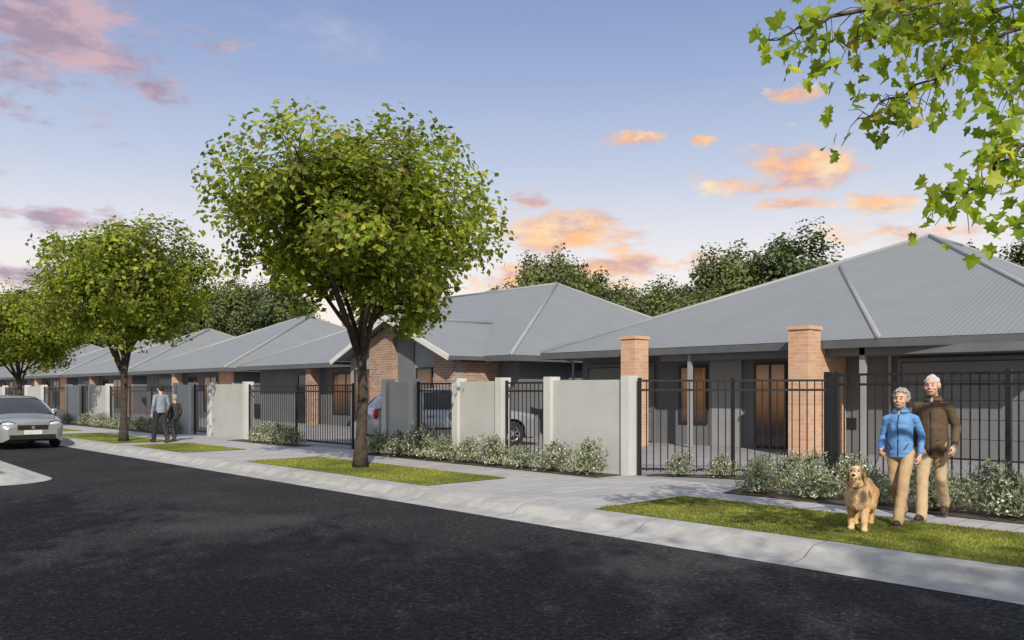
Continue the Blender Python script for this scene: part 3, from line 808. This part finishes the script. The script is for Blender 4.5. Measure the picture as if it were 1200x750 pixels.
    g = MB(); g.box(-.26,.26,L/2-.02,L/2+.018,.72 if spec['wagon'] else .6,.83 if spec['wagon'] else .71); g.build('number_plate',m_plate,o)
    g = MB(); g.box(-.78,.78,L/2-.12,L/2+.03,.38,.52); g.build('bumper',m_silver,o)
    return o
sedan = dict(L=4.35,H=1.42,belt=.92,wheels=(-1.33,1.22),wagon=False,hl=.66,
    top=[(-2.175,.60),(-2.12,.68),(-2.0,.745),(-1.7,.81),(-1.0,.92),(1.35,.955),(1.9,.955),(2.1,.91),(2.175,.78)],
    half=[(-2.175,.60),(-2.12,.72),(-1.95,.80),(-1.6,.85),(-.9,.865),(1,.865),(1.7,.84),(2.05,.77),(2.175,.66)],
    bot=[(-2.175,.28),(-2.1,.2),(-1,.19),(1,.19),(2.05,.22),(2.175,.34)],
    roof=[(-1.0,.93),(-.55,1.18),(-.2,1.345),(.05,1.40),(.4,1.42),(.85,1.40),(1.15,1.32),(1.45,1.15),(1.75,.95)],roofspan=(-.2,1.1),pillars=(.28,1.12))
wagon = dict(L=4.6,H=1.5,belt=.98,wheels=(-1.4,1.36),wagon=True,hl=.74,
    top=[(-2.3,.66),(-2.24,.75),(-2.1,.82),(-1.8,.88),(-1.1,.97),(1.9,1.0),(2.15,1.0),(2.26,.96),(2.3,.86)],
    half=[(-2.3,.62),(-2.24,.75),(-2.05,.83),(-1.7,.87),(-.9,.88),(1.3,.88),(1.9,.86),(2.2,.81),(2.3,.74)],
    bot=[(-2.3,.32),(-2.2,.23),(-1,.22),(1,.22),(2.15,.25),(2.3,.36)],
    roof=[(-1.2,.99),(-.7,1.26),(-.35,1.42),(-.05,1.485),(.4,1.5),(1.3,1.47),(1.65,1.41),(1.9,1.28),(2.18,1.0)],roofspan=(-.35,1.65),pillars=(.1,1.05))
car('parked_car','silver sedan facing the viewer at the kerb on the left edge',(6.16,27.9,.002),0,sedan)
hx = V((CA*math.cos(R(24))+SA*math.sin(R(24)), -SA*math.cos(R(24))+CA*math.sin(R(24)),0))
cen = W(-1.6,22.6,.128)
car('parked_car','silver wagon with red tail lights parked behind the black gates',cen,math.atan2(hx.y,hx.x)+PI/2,wagon)

# ------------------------------------------------------------------ people and dog
def remesh(mb, voxel, name, mat, parent, it=3, wr=(0,1), clips=(), post=None):
    o = mb.build('temp', mat)
    m = o.modifiers.new('r','REMESH'); m.mode = 'VOXEL'; m.voxel_size = voxel; m.adaptivity = 0
    s = o.modifiers.new('s','SMOOTH'); s.iterations = it; s.factor = .5
    dg = bpy.context.evaluated_depsgraph_get()
    me = bpy.data.meshes.new_from_object(o.evaluated_get(dg))
    old = o.data; bpy.data.objects.remove(o); bpy.data.meshes.remove(old)
    bm = bmesh.new(); bm.from_mesh(me)
    for co, no in clips:
        bmesh.ops.bisect_plane(bm, geom=bm.verts[:]+bm.edges[:]+bm.faces[:], plane_co=co, plane_no=no, clear_inner=True)
    if wr[0]:
        bm.normal_update()
        zs = wr[2] if len(wr) > 2 else 1.6
        for v in bm.verts:
            p = v.co*wr[1]; q = V((p.x,p.y,p.z*zs))
            v.co += v.normal*wr[0]*(noise.noise(q)+.5*noise.noise(q*2.1))
    if post: post(bm)
    bm.normal_update()
    bm.to_mesh(me); bm.free()
    me.polygons.foreach_set('use_smooth',[True]*len(me.polygons)); me.name = name
    if not me.materials: me.materials.append(mat)
    return link(name, me, parent)
def hand(g, wr_, d, side, palm, curl=.5, sc=1):
    d = V(d).normalized(); side = V(side); side = (side-d*side.dot(d)).normalized(); palm_n = d.cross(side)
    if palm_n.dot(V(palm)) < 0: palm_n = -palm_n
    rot = Matrix((side,palm_n,d)).transposed()
    g.ell(V(wr_)+d*.052*sc,.042*sc,.019*sc,.055*sc,rot,10,7)
    for i,l in enumerate((.068,.078,.072,.055)):
        b = V(wr_)+d*.085*sc+side*(1.5-i)*.0235*sc
        c1 = curl*.8; c2 = curl*1.9
        m1 = b+(d*math.cos(c1)+palm_n*math.sin(c1))*l*.5*sc
        m2 = m1+(d*math.cos(c2)+palm_n*math.sin(c2))*l*.5*sc
        g.cap(b-d*.02*sc,.0105*sc,m1,.0098*sc,n=8); g.cap(m1,.0098*sc,m2,.0085*sc,n=8)
    b = V(wr_)+d*.03*sc+side*.03*sc; m1 = b+(d*.7+side*.7+palm_n*.3).normalized()*.04*sc; m2 = m1+(d*.9+side*.15+palm_n*.4).normalized()*.035*sc
    g.cap(b,.014*sc,m1,.0115*sc,n=8); g.cap(m1,.0115*sc,m2,.009*sc,n=8)
m_skin = M('skin',(.58,.36,.27),(.52,.31,.225),14,.55,.1,60)
m_eye = M('eye_dark',(.02,.02,.025),None,5,.2)
m_lip = M('lips',(.36,.14,.12),None,20,.5)
m_teeth = M('teeth',(.7,.68,.62),None,20,.4)
m_hairg = M('grey_hair',(.42,.40,.38),(.18,.17,.16),55,.8,1,60)
m_hairw = M('white_hair',(.62,.60,.57),(.38,.36,.34),55,.8,1,60)
m_hairb = M('dark_hair',(.035,.028,.022),(.02,.016,.014),40,.8,1,60)
m_blue = M('blue_jacket',(.12,.28,.56),(.09,.22,.47),7,.7,.3,90)
m_brown = M('brown_jacket',(.105,.066,.037),(.08,.05,.028),7,.75,.3,90)
m_tan = M('tan_trousers',(.46,.32,.19),(.39,.27,.155),8,.85,.3,90)
m_tan2 = M('khaki_trousers',(.48,.36,.23),(.41,.305,.19),8,.85,.3,90)
m_shoe = M('dark_shoe',(.045,.03,.022),(.03,.02,.016),10,.6)
m_sole = M('shoe_sole',(.12,.11,.10),None,10,.8)
m_greyshirt = M('grey_shirt',(.23,.27,.33),(.19,.225,.28),8,.85,.3,90)
m_navy = M('dark_trousers',(.025,.027,.036),(.02,.021,.028),8,.85,.3,90)
m_charc = M('charcoal_coat',(.045,.043,.046),(.033,.032,.033),8,.85,.3,90)
m_scarf = M('pale_shirt',(.55,.52,.5),(.42,.4,.4),20,.85)
m_zip = M('zip_dark',(.015,.025,.06),None,10,.5)

def person(label, loc, rz, S, J, mats, voxel=.0065, girth=1.0, female=False, hair='short', face=True, collar=True):
    skin, top, trou, shoe, hairm = mats
    o = empty('person', loc, label, 'person', None, rz); o.scale = (S,S,S)
    hs = J.get('hs',1.10)
    head = V(J['head'])+V((0,0,.008)); hr = J.get('headrot', Matrix.Identity(3))
    def H(x,y,z): return head + hr @ (V((x,y,z))*hs)
    g = MB()
    def E(x,y,z,a,b,c): g.ell(H(x,y,z),a*hs,b*hs,c*hs,hr)
    E(0,.012,.018,.074,.096,.098); E(0,-.022,-.05,.060,.066,.064); E(0,-.052,-.085,.034,.028,.025)
    E(0,-.074,.034,.050,.014,.010)
    g.cap(H(0,-.088,.015),.008*hs,H(0,-.103,-.022),.0125*hs,n=8)
    for sx in (1,-1):
        E(sx*.077,.015,-.005,.011,.024,.034); E(sx*.038,-.058,-.028,.027,.023,.023); E(sx*.011,-.096,-.026,.009,.011,.008)
    E(0,-.083,-.058,.026,.014,.010)
    neck = V(J['neck']); g.cap(neck+V((0,.012,-.06)),.058,H(0,.02,-.05),.054)
    g.cap(V((0,.0,1.0)),.10,V((0,.0,1.33)),.10,1.1,.7)
    for s in ('L','R'):
        sh,el,wr_ = V(J['sh'+s]),V(J['el'+s]),V(J['wr'+s])
        g.cap((0,.01,1.36),.055,sh-V((0,0,.015)),.042); g.cap(sh-V((0,0,.015)),.042,el,.036); g.cap(el,.036,wr_,.026)
        d = (wr_-el).normalized(); d = (d+V(J.get('hd'+s,(0,0,-.6)))).normalized()
        sd = V((0,-1,.15)); pm = V((-1 if s=='L' else 1,0,0))
        hand(g,wr_,d,sd,pm,J.get('curl'+s,.45),1.06)
        hip,kn,an = V(J['hip'+s]),V(J['kn'+s]),V(J['an'+s])
        g.cap((0,0,.98),.08,hip,.07); g.cap(hip,.07,kn,.05); g.cap(kn,.048,an,.036)
        fd = V(J.get('fd'+s,(0,-1,-.1))).normalized(); g.cap(an+V((0,.01,-.045)),.03,an+V((0,0,-.05))+fd*.13,.025,1.1,1)
    remesh(g,voxel,'body',skin,o,3)
    g = MB(); k = girth; hem = J.get('hem',.86); zl = J.get('zl',.93)
    g.cap((0,0,zl),.155*k,(0,-.005,1.14),.144*k,1.08,.86); g.cap((0,0,1.12),.144*k,(0,.0,1.31),.146*k,1.10,.80)
    if female: g.ell((0,-.055,1.24),.125*k,.08*k,.085)
    for s in ('L','R'):
        sh,el,wr_ = V(J['sh'+s]),V(J['el'+s]),V(J['wr'+s]); ar = J.get('arm',1.0)
        g.cap((0,.01,1.40),.072,sh-V((0,0,.012)),.060*ar); g.cap(sh-V((0,0,.012)),.060*ar,el,.051*ar); g.cap(el,.052*ar,wr_-(wr_-el).normalized()*.03,.040*ar)
    jk = remesh(g,voxel*1.3,'jacket',top,o,5,(J.get('wr',.008),9,1.6),[(V((0,0,hem)),V((0,0,1)))])
    if collar:
        g = MB(); nk = V(J['neck'])
        rows = []
        for i in range(19):
            a = -PI/2+.28 + (2*PI-.56)*i/18
            rows.append([nk+V((.088*math.cos(a),.085*math.sin(a)+.008,-.05)), nk+V((.082*math.cos(a),.078*math.sin(a)+.004,.028)), nk+V((.105*math.cos(a),.10*math.sin(a),-.03))])
        g.loft(rows); g.build('collar',top,jk,True)
        g = MB(); g.cap(nk+V((0,-.02,-.09)),.05,nk+V((0,-.01,-.01)),.052,1.1,1); g.build('shirt',m_scarf,o,True)
        g = MB(); pts = [V((0,-.132*k+(.010 if z>1.1 else 0)-(.018 if female and 1.15<z<1.33 else 0),z)) for z in [hem+.01,.95,1.05,1.15,1.24,1.32]]
        g.tube(pts+[nk+V((0,-.09,-.06))],.006,5); g.build('zip',m_zip,jk,True)
        for sx in (1,-1):
            g = MB(); g.beam((sx*.075,-.126*k,.98),(sx*.13,-.108*k,1.06),.012,.012); g.build('pocket',top if not female else m_zip,jk)
        g = MB(); rows = []
        for i in range(33):
            a = 2*PI*i/32; c_,s_ = math.cos(a),math.sin(a); rr = .155*k*math.sqrt(max(.05,1-((zl-hem)/.155/k)**2)) if hem < zl else .155*k
            rows.append([(c_*rr*1.115,s_*rr*.875,hem-.004),(c_*rr*1.13,s_*rr*.89,hem+.012),(c_*rr*1.11,s_*rr*.87,hem+.035)])
        g.loft(rows); g.build('hem_band',top,jk,True)
    g = MB(); g.ell((0,.005,.955),.150*k,.108*k,.13)
    for s in ('L','R'):
        hip,kn,an = V(J['hip'+s]),V(J['kn'+s]),V(J['an'+s])
        g.cap(hip,.088*k,kn,.070); g.cap(kn,.070,an-V((0,0,.02)),.066)
    remesh(g,voxel*1.3,'trousers',trou,o,5,(.008,9,1.0))
    for s in ('L','R'):
        an = V(J['an'+s]); fd = V(J.get('fd'+s,(0,-1,-.1))).normalized(); up = V((0,0,1)); up = (up-fd*up.dot(fd)).normalized()
        heel = an - up*.042 - fd*.02
        g = MB(); g.cap(heel,.046,heel+fd*.17,.041,1,1); g.cap(heel,.044,heel+up*.07,.045); g.ell(heel+fd*.11+up*.012,.044,.06,.037)
        sh = remesh(g,.01,'shoe',shoe,o,3)
        g = MB(); p0 = heel-fd*.045-up*.033; p1 = heel+fd*.2-up*.033
        g.beam(p0,p1,.082,.02); g.build('sole',m_sole,sh)
    g = MB()
    rnd = random.Random(3)
    if hair == 'curly':
        for i in range(170):
            d = rv(rnd)
            if d.y < -.25 and d.z < .62: continue
            if d.z < -.5: continue
            c = H(d.x*.082, .018+d.y*.1, .022+d.z*.1); r = rnd.uniform(.016,.027)*hs; g.ell(c,r,r,r*.9,None,7,5)
        g.ell(H(0,.03,.03),.082*hs,.098*hs,.1*hs,hr)
        remesh(g,.0075,'hair',hairm,o,1,(.008,50),[(H(0,-.062,.052),hr @ V((0,.62,.78)))])
    else:
        g.ell(H(0,.018,.020),.081*hs,.101*hs,.100*hs,hr); g.ell(H(0,.06,-.02),.07*hs,.055*hs,.07*hs,hr)
        for i in range(60):
            d = rv(rnd)
            if d.z < -.4: continue
            c = H(d.x*.075,.018+d.y*.095,.022+d.z*.094); r = rnd.uniform(.012,.02)*hs; g.ell(c,r,r*1.3,r*.8,None,7,5)
        remesh(g,.0075,'hair',hairm,o,1,(.007,45),[(H(0,-.055,.066),hr @ V((0,.74,.67)))])
    if face:
        for sx in (1,-1):
            g = MB(); g.ell(H(sx*.031,-.080,.008),.0095*hs,.006*hs,.0045*hs,hr,8,6); g.build('eye',m_eye,o,True)
            g = MB(); g.tube([H(sx*.015,-.088,.036),H(sx*.032,-.087,.041),H(sx*.05,-.077,.036)],.003*hs,5); g.build('eyebrow',hairm,o)
        g = MB(); g.tube([H(-.028,-.087,-.046),H(-.014,-.096,-.056),H(0,-.0985,-.059),H(.014,-.096,-.056),H(.028,-.087,-.046)],.0042*hs,5); mo = g.build('mouth',m_lip,o,True)
        g = MB(); g.tube([H(-.018,-.0955,-.052),H(0,-.1005,-.0555),H(.018,-.0955,-.052)],.0032*hs,5); g.build('teeth',m_teeth,mo,True)
    return o
base = dict(head=(0,-.015,1.632), neck=(0,.012,1.49), shL=(.18,.015,1.40), shR=(-.18,.015,1.40), hipL=(.09,0,.92), hipR=(-.09,0,.92))
cam_yaw = math.atan2(-SA,CA)
face_cam = cam_yaw
JW = dict(base, head=(0.012,-.035,1.622), headrot=Matrix.Rotation(-.05,3,'Z') @ Matrix.Rotation(.06,3,'Y'), shL=(.165,.03,1.39), shR=(-.165,-.01,1.375),
    elL=(.235,.12,1.14), wrL=(.235,.02,.91), elR=(-.235,.05,1.13), wrR=(-.20,-.16,.97), hdL=(0,-.1,-.5), hdR=(0,-.2,-.2), curlR=1.0, curlL=.6,
    knL=(.08,-.19,.50), anL=(.05,-.32,.085), fdL=(.08,-1,.08), knR=(-.075,.0,.50), anR=(-.05,.30,.18), fdR=(-.05,-1,-.65), hem=.88, arm=.96)
w_loc = W(4.28,9.40,.13)
person('person in blue jacket and tan trousers with curly grey hair, walking the dog', w_loc, face_cam-.68, .84, JW, (m_skin,m_blue,m_tan,m_shoe,m_hairg), .0065, .98, True, 'curly')
JM = dict(base, head=(-.01,-.035,1.632), headrot=Matrix.Rotation(-.0,3,'Z') @ Matrix.Rotation(-.05,3,'Y'), shL=(.180,-.02,1.38), shR=(-.180,.03,1.395),
    elL=(.25,.04,1.13), wrL=(.27,-.17,.93), elR=(-.25,.1,1.13), wrR=(-.25,.12,.88), hdL=(0,-.1,-.6), curlL=.6,
    knL=(.08,.0,.50), anL=(.06,.30,.18), fdL=(.08,-1,-.65), knR=(-.08,-.19,.5), anR=(-.06,-.33,.085), fdR=(-.05,-1,.08), hem=.78, zl=.86, wr=.005, arm=1.06)
m_loc = W(4.80,9.72,.13)
person('person in brown jacket and khaki trousers with white hair, beside the blue jacket', m_loc, face_cam-.68, .925, JM, (m_skin,m_brown,m_tan2,m_shoe,m_hairw), .0065, 1.06, False, 'short')
JF = dict(base, elL=(.25,.06,1.13), wrL=(.25,-.03,.88), elR=(-.25,.04,1.13), wrR=(-.24,-.1,.9),
    knL=(.09,-.12,.5), anL=(.08,-.24,.09), fdL=(0,-1,.05), knR=(-.09,.05,.5), anR=(-.085,.26,.14), fdR=(0,-1,-.4), hem=.9)
person('person in grey shirt and dark trousers walking away on the far path', (8.95,24.1,.13), PI+.15, .93, JF, (m_skin,m_greyshirt,m_navy,m_shoe,m_hairb), .012, 1.0, False, 'short', False, False)
person('shorter person in charcoal coat walking away beside the grey shirt', (9.50,24.5,.13), PI+.05, .76, dict(JF,hem=.8,knL=(.09,.03,.5),anL=(.085,.2,.13),fdL=(0,-1,-.4),knR=(-.09,-.1,.5),anR=(-.085,-.2,.09),fdR=(0,-1,.05)), (m_skin,m_charc,m_navy,m_shoe,m_hairg), .012, 1.05, True, 'short', False, False)

def fur_mat(name, a, b, chest):
    m, t, N, L, P = nt(name)
    tc = N.new('ShaderNodeTexCoord').outputs['Object']
    sp = N.new('ShaderNodeSeparateXYZ'); L.new(tc,sp.inputs[0])
    f = mrange(N,L,noise_n(N,L,tc,9,5),.3,.7)
    c = mix_col(N,L,f,a,b)
    fr = mrange(N,L,sp.outputs[1],-.45,-.15,1,0)
    c = mix_col(N,L,math_n(N,L,'MULTIPLY',fr,.5),c,chest)
    L.new(c,P.inputs['Base Color']); P.inputs['Roughness'].default_value = .75
    return m
m_fur = fur_mat('golden_fur',(.66,.43,.21),(.52,.31,.13),(.80,.61,.38))
m_ear = M('ear_fur',(.52,.31,.14),(.42,.24,.10),12,.8,.6,60)
def tufts(dens, hl, bl):
    def f(bm):
        bm.faces.ensure_lookup_table(); bm.normal_update(); rnd = random.Random(2)
        fs = [(f.calc_center_median().copy(), f.normal.copy()) for f in bm.faces]
        for c,n in fs:
            if rnd.random() > dens: continue
            hd = c.y < -.39 and c.z > .66
            if hd and rnd.random() > .5: continue
            L = hl if hd or c.z < .1 else bl if c.z > .2 else bl*.7
            if c.y > .45: L = bl*1.8
            if c.y < -.3 and .35 < c.z < .62: L = bl*1.3
            d = (n*.6 + V((0,.25,-.8)) + rv(rnd)*.3).normalized()*L*rnd.uniform(.7,1.3)
            sd = d.cross(n)
            if sd.length < 1e-5: continue
            sd = sd.normalized()*.006
            bm.faces.new([bm.verts.new(c-sd-n*.002),bm.verts.new(c+sd-n*.002),bm.verts.new(c+d)])
    return f
def dog(loc, rz, S):
    o = empty('dog',loc,'golden long haired dog facing the viewer on the lawn edge','dog',None,rz); o.scale = (S,S,S)
    g = MB()
    g.ell((0,-.2,.46),.15,.19,.19); g.ell((0,.07,.48),.125,.24,.14); g.ell((0,.3,.48),.135,.16,.165)
    g.ell((0,-.32,.46),.115,.10,.17)
    g.cap((0,-.3,.54),.125,(0,-.41,.70),.092)
    g.ell((0,-.44,.772),.088,.098,.072); g.ell((0,-.5,.785),.054,.05,.032)
    g.cap((0,-.5,.745),.056,(0,-.62,.725),.044); g.cap((0,-.5,.70),.040,(0,-.595,.680),.029)
    for sx in (1,-1):
        g.ell((sx*.038,-.5,.722),.032,.045,.034)
        f = -.06 if sx > 0 else .05
        g.cap((sx*.085,-.22,.44),.075,(sx*.085,-.19+f*.3,.32),.056); g.cap((sx*.085,-.19+f*.3,.32),.052,(sx*.083,-.22+f,.16),.038); g.cap((sx*.083,-.22+f,.16),.038,(sx*.083,-.23+f,.04),.036)
        g.ell((sx*.083,-.265+f,.034),.043,.06,.034)
        h = .05 if sx > 0 else -.05
        g.cap((sx*.085,.3,.44),.105,(sx*.1,.22+h*.5,.30),.065); g.cap((sx*.1,.22+h*.5,.30),.055,(sx*.092,.385+h,.19),.035); g.cap((sx*.092,.385+h,.19),.033,(sx*.09,.365+h,.05),.031)
        g.ell((sx*.09,.335+h,.032),.04,.06,.032)
    g.cap((0,.42,.54),.045,(0,.58,.50),.055); g.cap((0,.58,.50),.055,(0,.74,.56),.03)
    remesh(g,.010,'body',m_fur,o,3,(.004,16),(),tufts(.8,.006,.030))
    for sx in (1,-1):
        g = MB(); rt = Matrix.Rotation(sx*-.12,3,'Y')
        g.ell((sx*.098,-.43,.708),.018,.046,.088,rt); g.ell((sx*.082,-.42,.775),.024,.040,.032,rt)
        remesh(g,.009,'ear',m_ear,o,2,(.003,20),(),tufts(.5,.007,.010))
    m_nose = M('black_nose',(.012,.011,.011),None,5,.3); m_tong = M('tongue',(.50,.17,.17),None,5,.45)
    g = MB(); g.ell((0,-.663,.742),.024,.015,.018); g.build('nose',m_nose,o,True)
    for sx in (1,-1):
        g = MB(); g.ell((sx*.040,-.541,.784),.012,.011,.012,None,8,6); g.build('eye',m_nose,o,True)
    g = MB(); g.ell((0,-.622,.688),.032,.018,.014); g.build('mouth',m_nose,o,True)
    g = MB(); g.ell((0,-.632,.673),.019,.018,.020); g.build('tongue',m_tong,o,True)
    g = MB(); c = V((0,-.36,.625)); rows = []
    for i in range(25):
        a = 2*PI*i/24; ax = V((1,0,0)); ay = V((0,.83,.55))
        p = c+ax*math.cos(a)*.12+ay*math.sin(a)*.12; q = V((0,-.55,.83))*.013; rows.append([p-q,p+q])
    g.loft(rows); g.build('collar',m_zip,o,True)
    return o
d_loc = W(3.68,9.02,.14)
dog_o = dog(d_loc, face_cam-.5, .82)
bpy.context.view_layer.update()
wm = [o for o in bpy.data.objects if o.name == 'person'][0].matrix_world
hp = wm @ V((-.205,-.235,.91)); cp = dog_o.matrix_world @ V((.06,-.27,.70))
pts = [hp.lerp(cp,i/10)+V((0,0,-.10*math.sin(PI*i/10))) for i in range(11)]
g = MB(); g.tube([hp+V((0,0,.05)),hp+V((.01,0,.02))]+pts,.006,6)
tag(g.build('dog_lead',m_trim,None,True),'thin dark lead from the blue jacket walker to the dog collar','lead')

# ------------------------------------------------------------------ sky, sun, camera
az_s = V((-.6,-.8,0)); EL = R(36)
S = V((az_s.x*math.cos(EL), az_s.y*math.cos(EL), math.sin(EL)))
w = bpy.data.worlds.new('World'); SC.world = w; w.use_nodes = True
T = w.node_tree; N = T.nodes; L = T.links
bgn = N['Background']
sky = N.new('ShaderNodeTexSky'); sky.sky_type = 'NISHITA'; sky.sun_disc = False; sky.sun_elevation = EL; sky.sun_rotation = math.atan2(S.x,S.y)
tc = N.new('ShaderNodeTexCoord').outputs['Generated']
sp = N.new('ShaderNodeSeparateXYZ'); L.new(tc,sp.inputs[0])
az = math_n(N,L,'ARCTAN2',sp.outputs[1],sp.outputs[0]); el = math_n(N,L,'ARCSINE',sp.outputs[2])
ramp = N.new('ShaderNodeValToRGB'); L.new(sp.outputs[2],ramp.inputs[0])
stops = [(0,(1.0,.80,.64)),(.08,(1.0,.87,.77)),(.15,(.88,.84,.85)),(.24,(.57,.63,.78)),(.34,(.35,.44,.67)),(.42,(.25,.34,.58)),(.65,(.58,.63,.76)),(1,(.68,.72,.82))]
e = ramp.color_ramp.elements
while len(e) < len(stops): e.new(.5)
for i,(p,c) in enumerate(stops): e[i].position = p; e[i].color = (*c,1)
sc_ = N.new('ShaderNodeVectorMath'); sc_.operation = 'SCALE'; sc_.inputs['Scale'].default_value = .09; L.new(sky.outputs[0],sc_.inputs[0])
grad = mix_col(N,L,.88,sc_.outputs[0],ramp.outputs[0])
cv = N.new('ShaderNodeCombineXYZ'); L.new(az,cv.inputs[0]); L.new(math_n(N,L,'MULTIPLY',el,2.4),cv.inputs[1])
n1 = noise_n(N,L,cv.outputs[0],12,9,.62)
nw = noise_n(N,L,cv.outputs[0],17,4,.5)
azw = math_n(N,L,'ADD',az,math_n(N,L,'MULTIPLY',math_n(N,L,'SUBTRACT',nw,.5),.10))
clouds = [(77,20.5,11,6.2),(75.6,10.3,5.5,1.2),(78,6.6,4.5,1.2),(43.2,10.3,6.4,2.6),(39.5,8.3,6.5,1.2),(45.5,7.6,7.5,1.5),(46,12.4,2.4,1.0),(29.2,13.7,5.4,2.4),
          (30,11.7,3.8,.9),(24,11.5,2.0,.9),(39.5,16.3,2.8,.65),(28.9,18.2,2.4,.7),(22.5,9.4,5.5,1.0),(34.5,16.0,1.5,.5),(110,14,9,4),(140,20,12,5),(-10,16,12,5),(-60,22,14,5),(190,18,14,5)]
tot = None
for a0,e0,wd,hd in clouds:
    p = math_n(N,L,'POWER',math_n(N,L,'ABSOLUTE',math_n(N,L,'DIVIDE',math_n(N,L,'SUBTRACT',azw,R(a0)),R(wd))),2.0)
    q = math_n(N,L,'POWER',math_n(N,L,'ABSOLUTE',math_n(N,L,'DIVIDE',math_n(N,L,'SUBTRACT',el,R(e0)),R(hd))),2.0)
    m1 = math_n(N,L,'SUBTRACT',1.0,math_n(N,L,'SQRT',math_n(N,L,'ADD',p,q)))
    tot = m1 if tot is None else math_n(N,L,'MAXIMUM',tot,m1)
tot = math_n(N,L,'MAXIMUM',tot,-.8)
dens = mrange(N,L,math_n(N,L,'ADD',tot,math_n(N,L,'MULTIPLY',math_n(N,L,'SUBTRACT',n1,.5),3.4)),.14,.85,0,.92)
lit = mrange(N,L,math_n(N,L,'ADD',noise_n(N,L,cv.outputs[0],16,7,.6),math_n(N,L,'MULTIPLY',el,-.2)),.32,.56)
warm = mix_col(N,L,lit,(.62,.38,.38),(1.0,.55,.25))
hi = mrange(N,L,n1,.5,.70,0,.75)
warm = mix_col(N,L,hi,warm,(1.0,.83,.55))
cool = mix_col(N,L,lit,(.36,.28,.37),(.60,.42,.47))
left = mrange(N,L,az,R(58),R(68))
ccol = mix_col(N,L,left,warm,cool)
wisp = mrange(N,L,noise_n(N,L,cv.outputs[0],3.5,8,.7),.52,.8,0,.3)
grad = mix_col(N,L,wisp,grad,(.80,.74,.80))
L.new(mix_col(N,L,dens,grad,ccol),bgn.inputs[0]); bgn.inputs[1].default_value = 1.06

sun = bpy.data.lights.new('sun','SUN'); sun.energy = 4.9; sun.angle = R(.6); sun.color = (1,.91,.77)
so = bpy.data.objects.new('sun',sun); COL.objects.link(so); so.rotation_euler = S.to_track_quat('Z','Y').to_euler()
cam = bpy.data.cameras.new('camera'); cam.lens = 30; cam.sensor_width = 36; cam.shift_y = 82/1200; cam.clip_end = 2000
co = bpy.data.objects.new('camera',cam); COL.objects.link(co); co.location = (0,0,1.6); co.rotation_euler = (R(90),0,-math.atan2(SA,CA))
SC.camera = co
SC.view_settings.view_transform = 'Standard'; SC.view_settings.look = 'None'; SC.view_settings.exposure = 0
